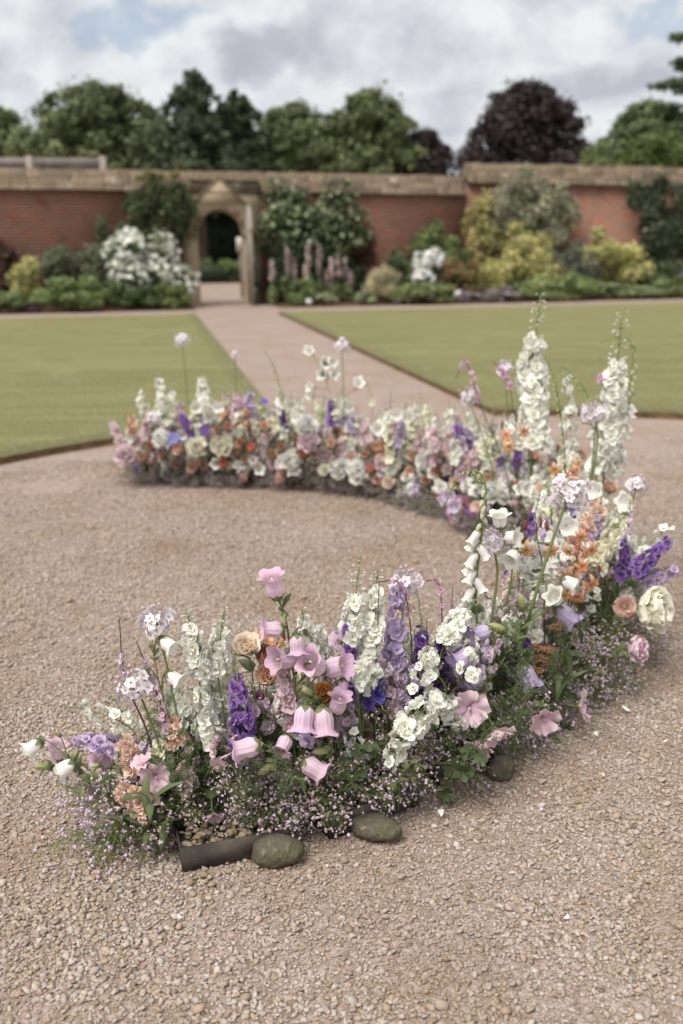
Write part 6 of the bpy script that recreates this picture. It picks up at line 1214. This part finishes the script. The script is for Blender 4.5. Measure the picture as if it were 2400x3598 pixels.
# far arc: a bank of blooms turned to the inside, thin spikes above
for i in range(460):
    t = .62 + .378 * (i + random.random()) / 460; w = random.uniform(-.19, .14); low = random.random() < .6
    z = random.uniform(.11, .32) if low else random.uniform(.3, .47); w = (-.23 + (z - .11) * .8 + random.uniform(-.03, .05)) if low else w; hp = headpoint(t, w, z); d = -normal(t) * .6 + TOC(hp) + np.array([random.uniform(-.4, .4), random.uniform(-.3, .3), .25])
    if low:
        k = pick({'rose': 3, 'ran': 1.6, 'carn': 2.6, 'peony': .8, 'any': 1.2, 'cup': 1.4, 'floret': 2.2})
        if k == 'rose': bloom('rose', pick({'palepink': 3, 'white': 3, 'peach': 1.6, 'dusty': .7, 'pink': .8, 'apricot': 1.6, 'cream': 1.2}), hp, d, random.uniform(.8, 1.15), nleaf=1)
        elif k == 'ran': bloom('ranunculus', pick({'coral': .4, 'dusty': 1.6, 'terracotta': .6, 'peach': 1.6, 'apricot': 1}), hp, d, 1.1, nleaf=1)
        elif k == 'carn': bloom('carnation', pick({'palepink': 3, 'mauve': .7, 'dusty': .7, 'white': 2, 'peach': 1.6, 'hotpink': .2}), hp, d, random.uniform(.9, 1.25), nleaf=1)
        elif k == 'peony': bloom('peony', pick({'white': 2, 'palepink': 1.4, 'cream': 1}), hp, d, random.uniform(.6, .85), nleaf=1)
        elif k == 'any': bloom('anemone', pick({'white': 2.5, 'purple': .4, 'lilac': 1}), hp, d, random.uniform(.7, 1), nleaf=1)
        elif k == 'cup': bloom('cup', pick({'white': 2, 'lilac': 1}), hp, d, 1.0, nleaf=1)
        else: spike('stock', pick({'palepink': 2, 'white': 1.4, 'lilac': 1.2, 'dusty': .8}), hp + [0, 0, .03], hp - [0, 0, .05], n=13, rad=.017, fs=1.05, buds=.05, split=False, leaf='strap', nleaf=1)
    else:
        k = pick({'lark': 5, 'lilac': 3, 'cream': 2, 'cup': 1.6, 'stock': .6})
        if k == 'lark': spike('larkspur', pick({'white': 4, 'cream': 2}), hp + [random.uniform(-.03, .03), 0, random.uniform(.0, .09)], hp - [0, 0, .1], n=17, rad=.018, fs=1.05, buds=.25, split=False, nleaf=1)
        elif k == 'lilac': spike('larkspur', pick({'lilac': 1, 'palepink': 4, 'peach': 1, 'mauve': .6}), hp, hp - [0, 0, .12], alias=('snapdragon', 'snapdragon spike'), n=16, rad=.018, fs=1.05, buds=.1, split=False, nleaf=1)
        elif k == 'cream': spike('larkspur', 'cream', hp + [random.uniform(-.06, .06), 0, random.uniform(.05, .14)], hp - [0, 0, .06], alias=('budding_spike', 'spike in green bud'), n=18, rad=.012, fs=.7, buds=.75, split=False, nleaf=1)
        elif k == 'cup': bloom('cup', 'white', hp + [0, 0, .03], d - [0, 0, .3], 1.05, nleaf=1)
        else: spike('stock', pick({'purple': 1, 'lilac': 2}), hp, hp - [0, 0, .08], n=15, rad=.017, fs=1.0, buds=.05, split=False, leaf='strap', nleaf=1)

for i in range(48):                                      # thin spikes that give the far arc a ragged top
    t = .62 + .37 * (i + random.random()) / 48; hp = headpoint(t, random.uniform(-.06, .16), random.uniform(.42, .56)); lean = np.array([random.uniform(-.05, .05), random.uniform(-.03, .03), 0])
    if i % 3 == 0: spike('larkspur', 'cream', hp + lean + [0, 0, .04], hp - [0, 0, .1], alias=('budding_spike', 'spike in green bud'), n=18, rad=.012, fs=.7, buds=.8, split=False, nleaf=1, r0=.0018)
    else: spike('larkspur', pick({'white': 4, 'palepink': 2, 'lilac': .7}), hp + lean, hp - [0, 0, .13], alias=('delphinium_sprig', 'slender delphinium sprig'), n=15, rad=.014, fs=.85, buds=.4, split=False, nleaf=1, r0=.0018)
for u, v in [(670, 3000), (740, 2995), (810, 2985), (880, 2975)]: gyptuft(Q(u, v, -.08), 'palepink', (random.uniform(-.3, .3), -.8, .1), random.uniform(.35, .45))
# ------------------------------------------------------------------ labels that count from the left
ORD = ['leftmost', 'second', 'third', 'fourth', 'fifth', 'sixth', 'seventh', 'eighth', 'ninth', 'tenth', 'eleventh', 'twelfth', 'thirteenth', 'fourteenth', 'fifteenth', 'sixteenth', 'seventeenth', 'eighteenth', 'nineteenth', 'twentieth'] + ['%s-%s' % (a, b) for a in ('twenty', 'thirty', 'forty', 'fifty', 'sixty', 'seventy', 'eighty', 'ninety') for b in ('first', 'second', 'third', 'fourth', 'fifth', 'sixth', 'seventh', 'eighth', 'ninth')]
fam = {}
for r_ in REG: fam.setdefault((r_[2], r_[3]), []).append(r_)
for (many, zone), rs in fam.items():
    rs.sort(key=lambda r_: r_[4])
    for i, (o, one, _, z_, _) in enumerate(rs):
        tail = (' ' + z_) if z_ else ''
        if len(rs) == 1: o['label'] = one + tail
        elif i == 0: o['label'] = 'leftmost of the ' + many + tail
        elif i == len(rs) - 1: o['label'] = 'rightmost of the ' + many + tail
        else: o['label'] = ORD[i] + ' from left of the ' + many + tail
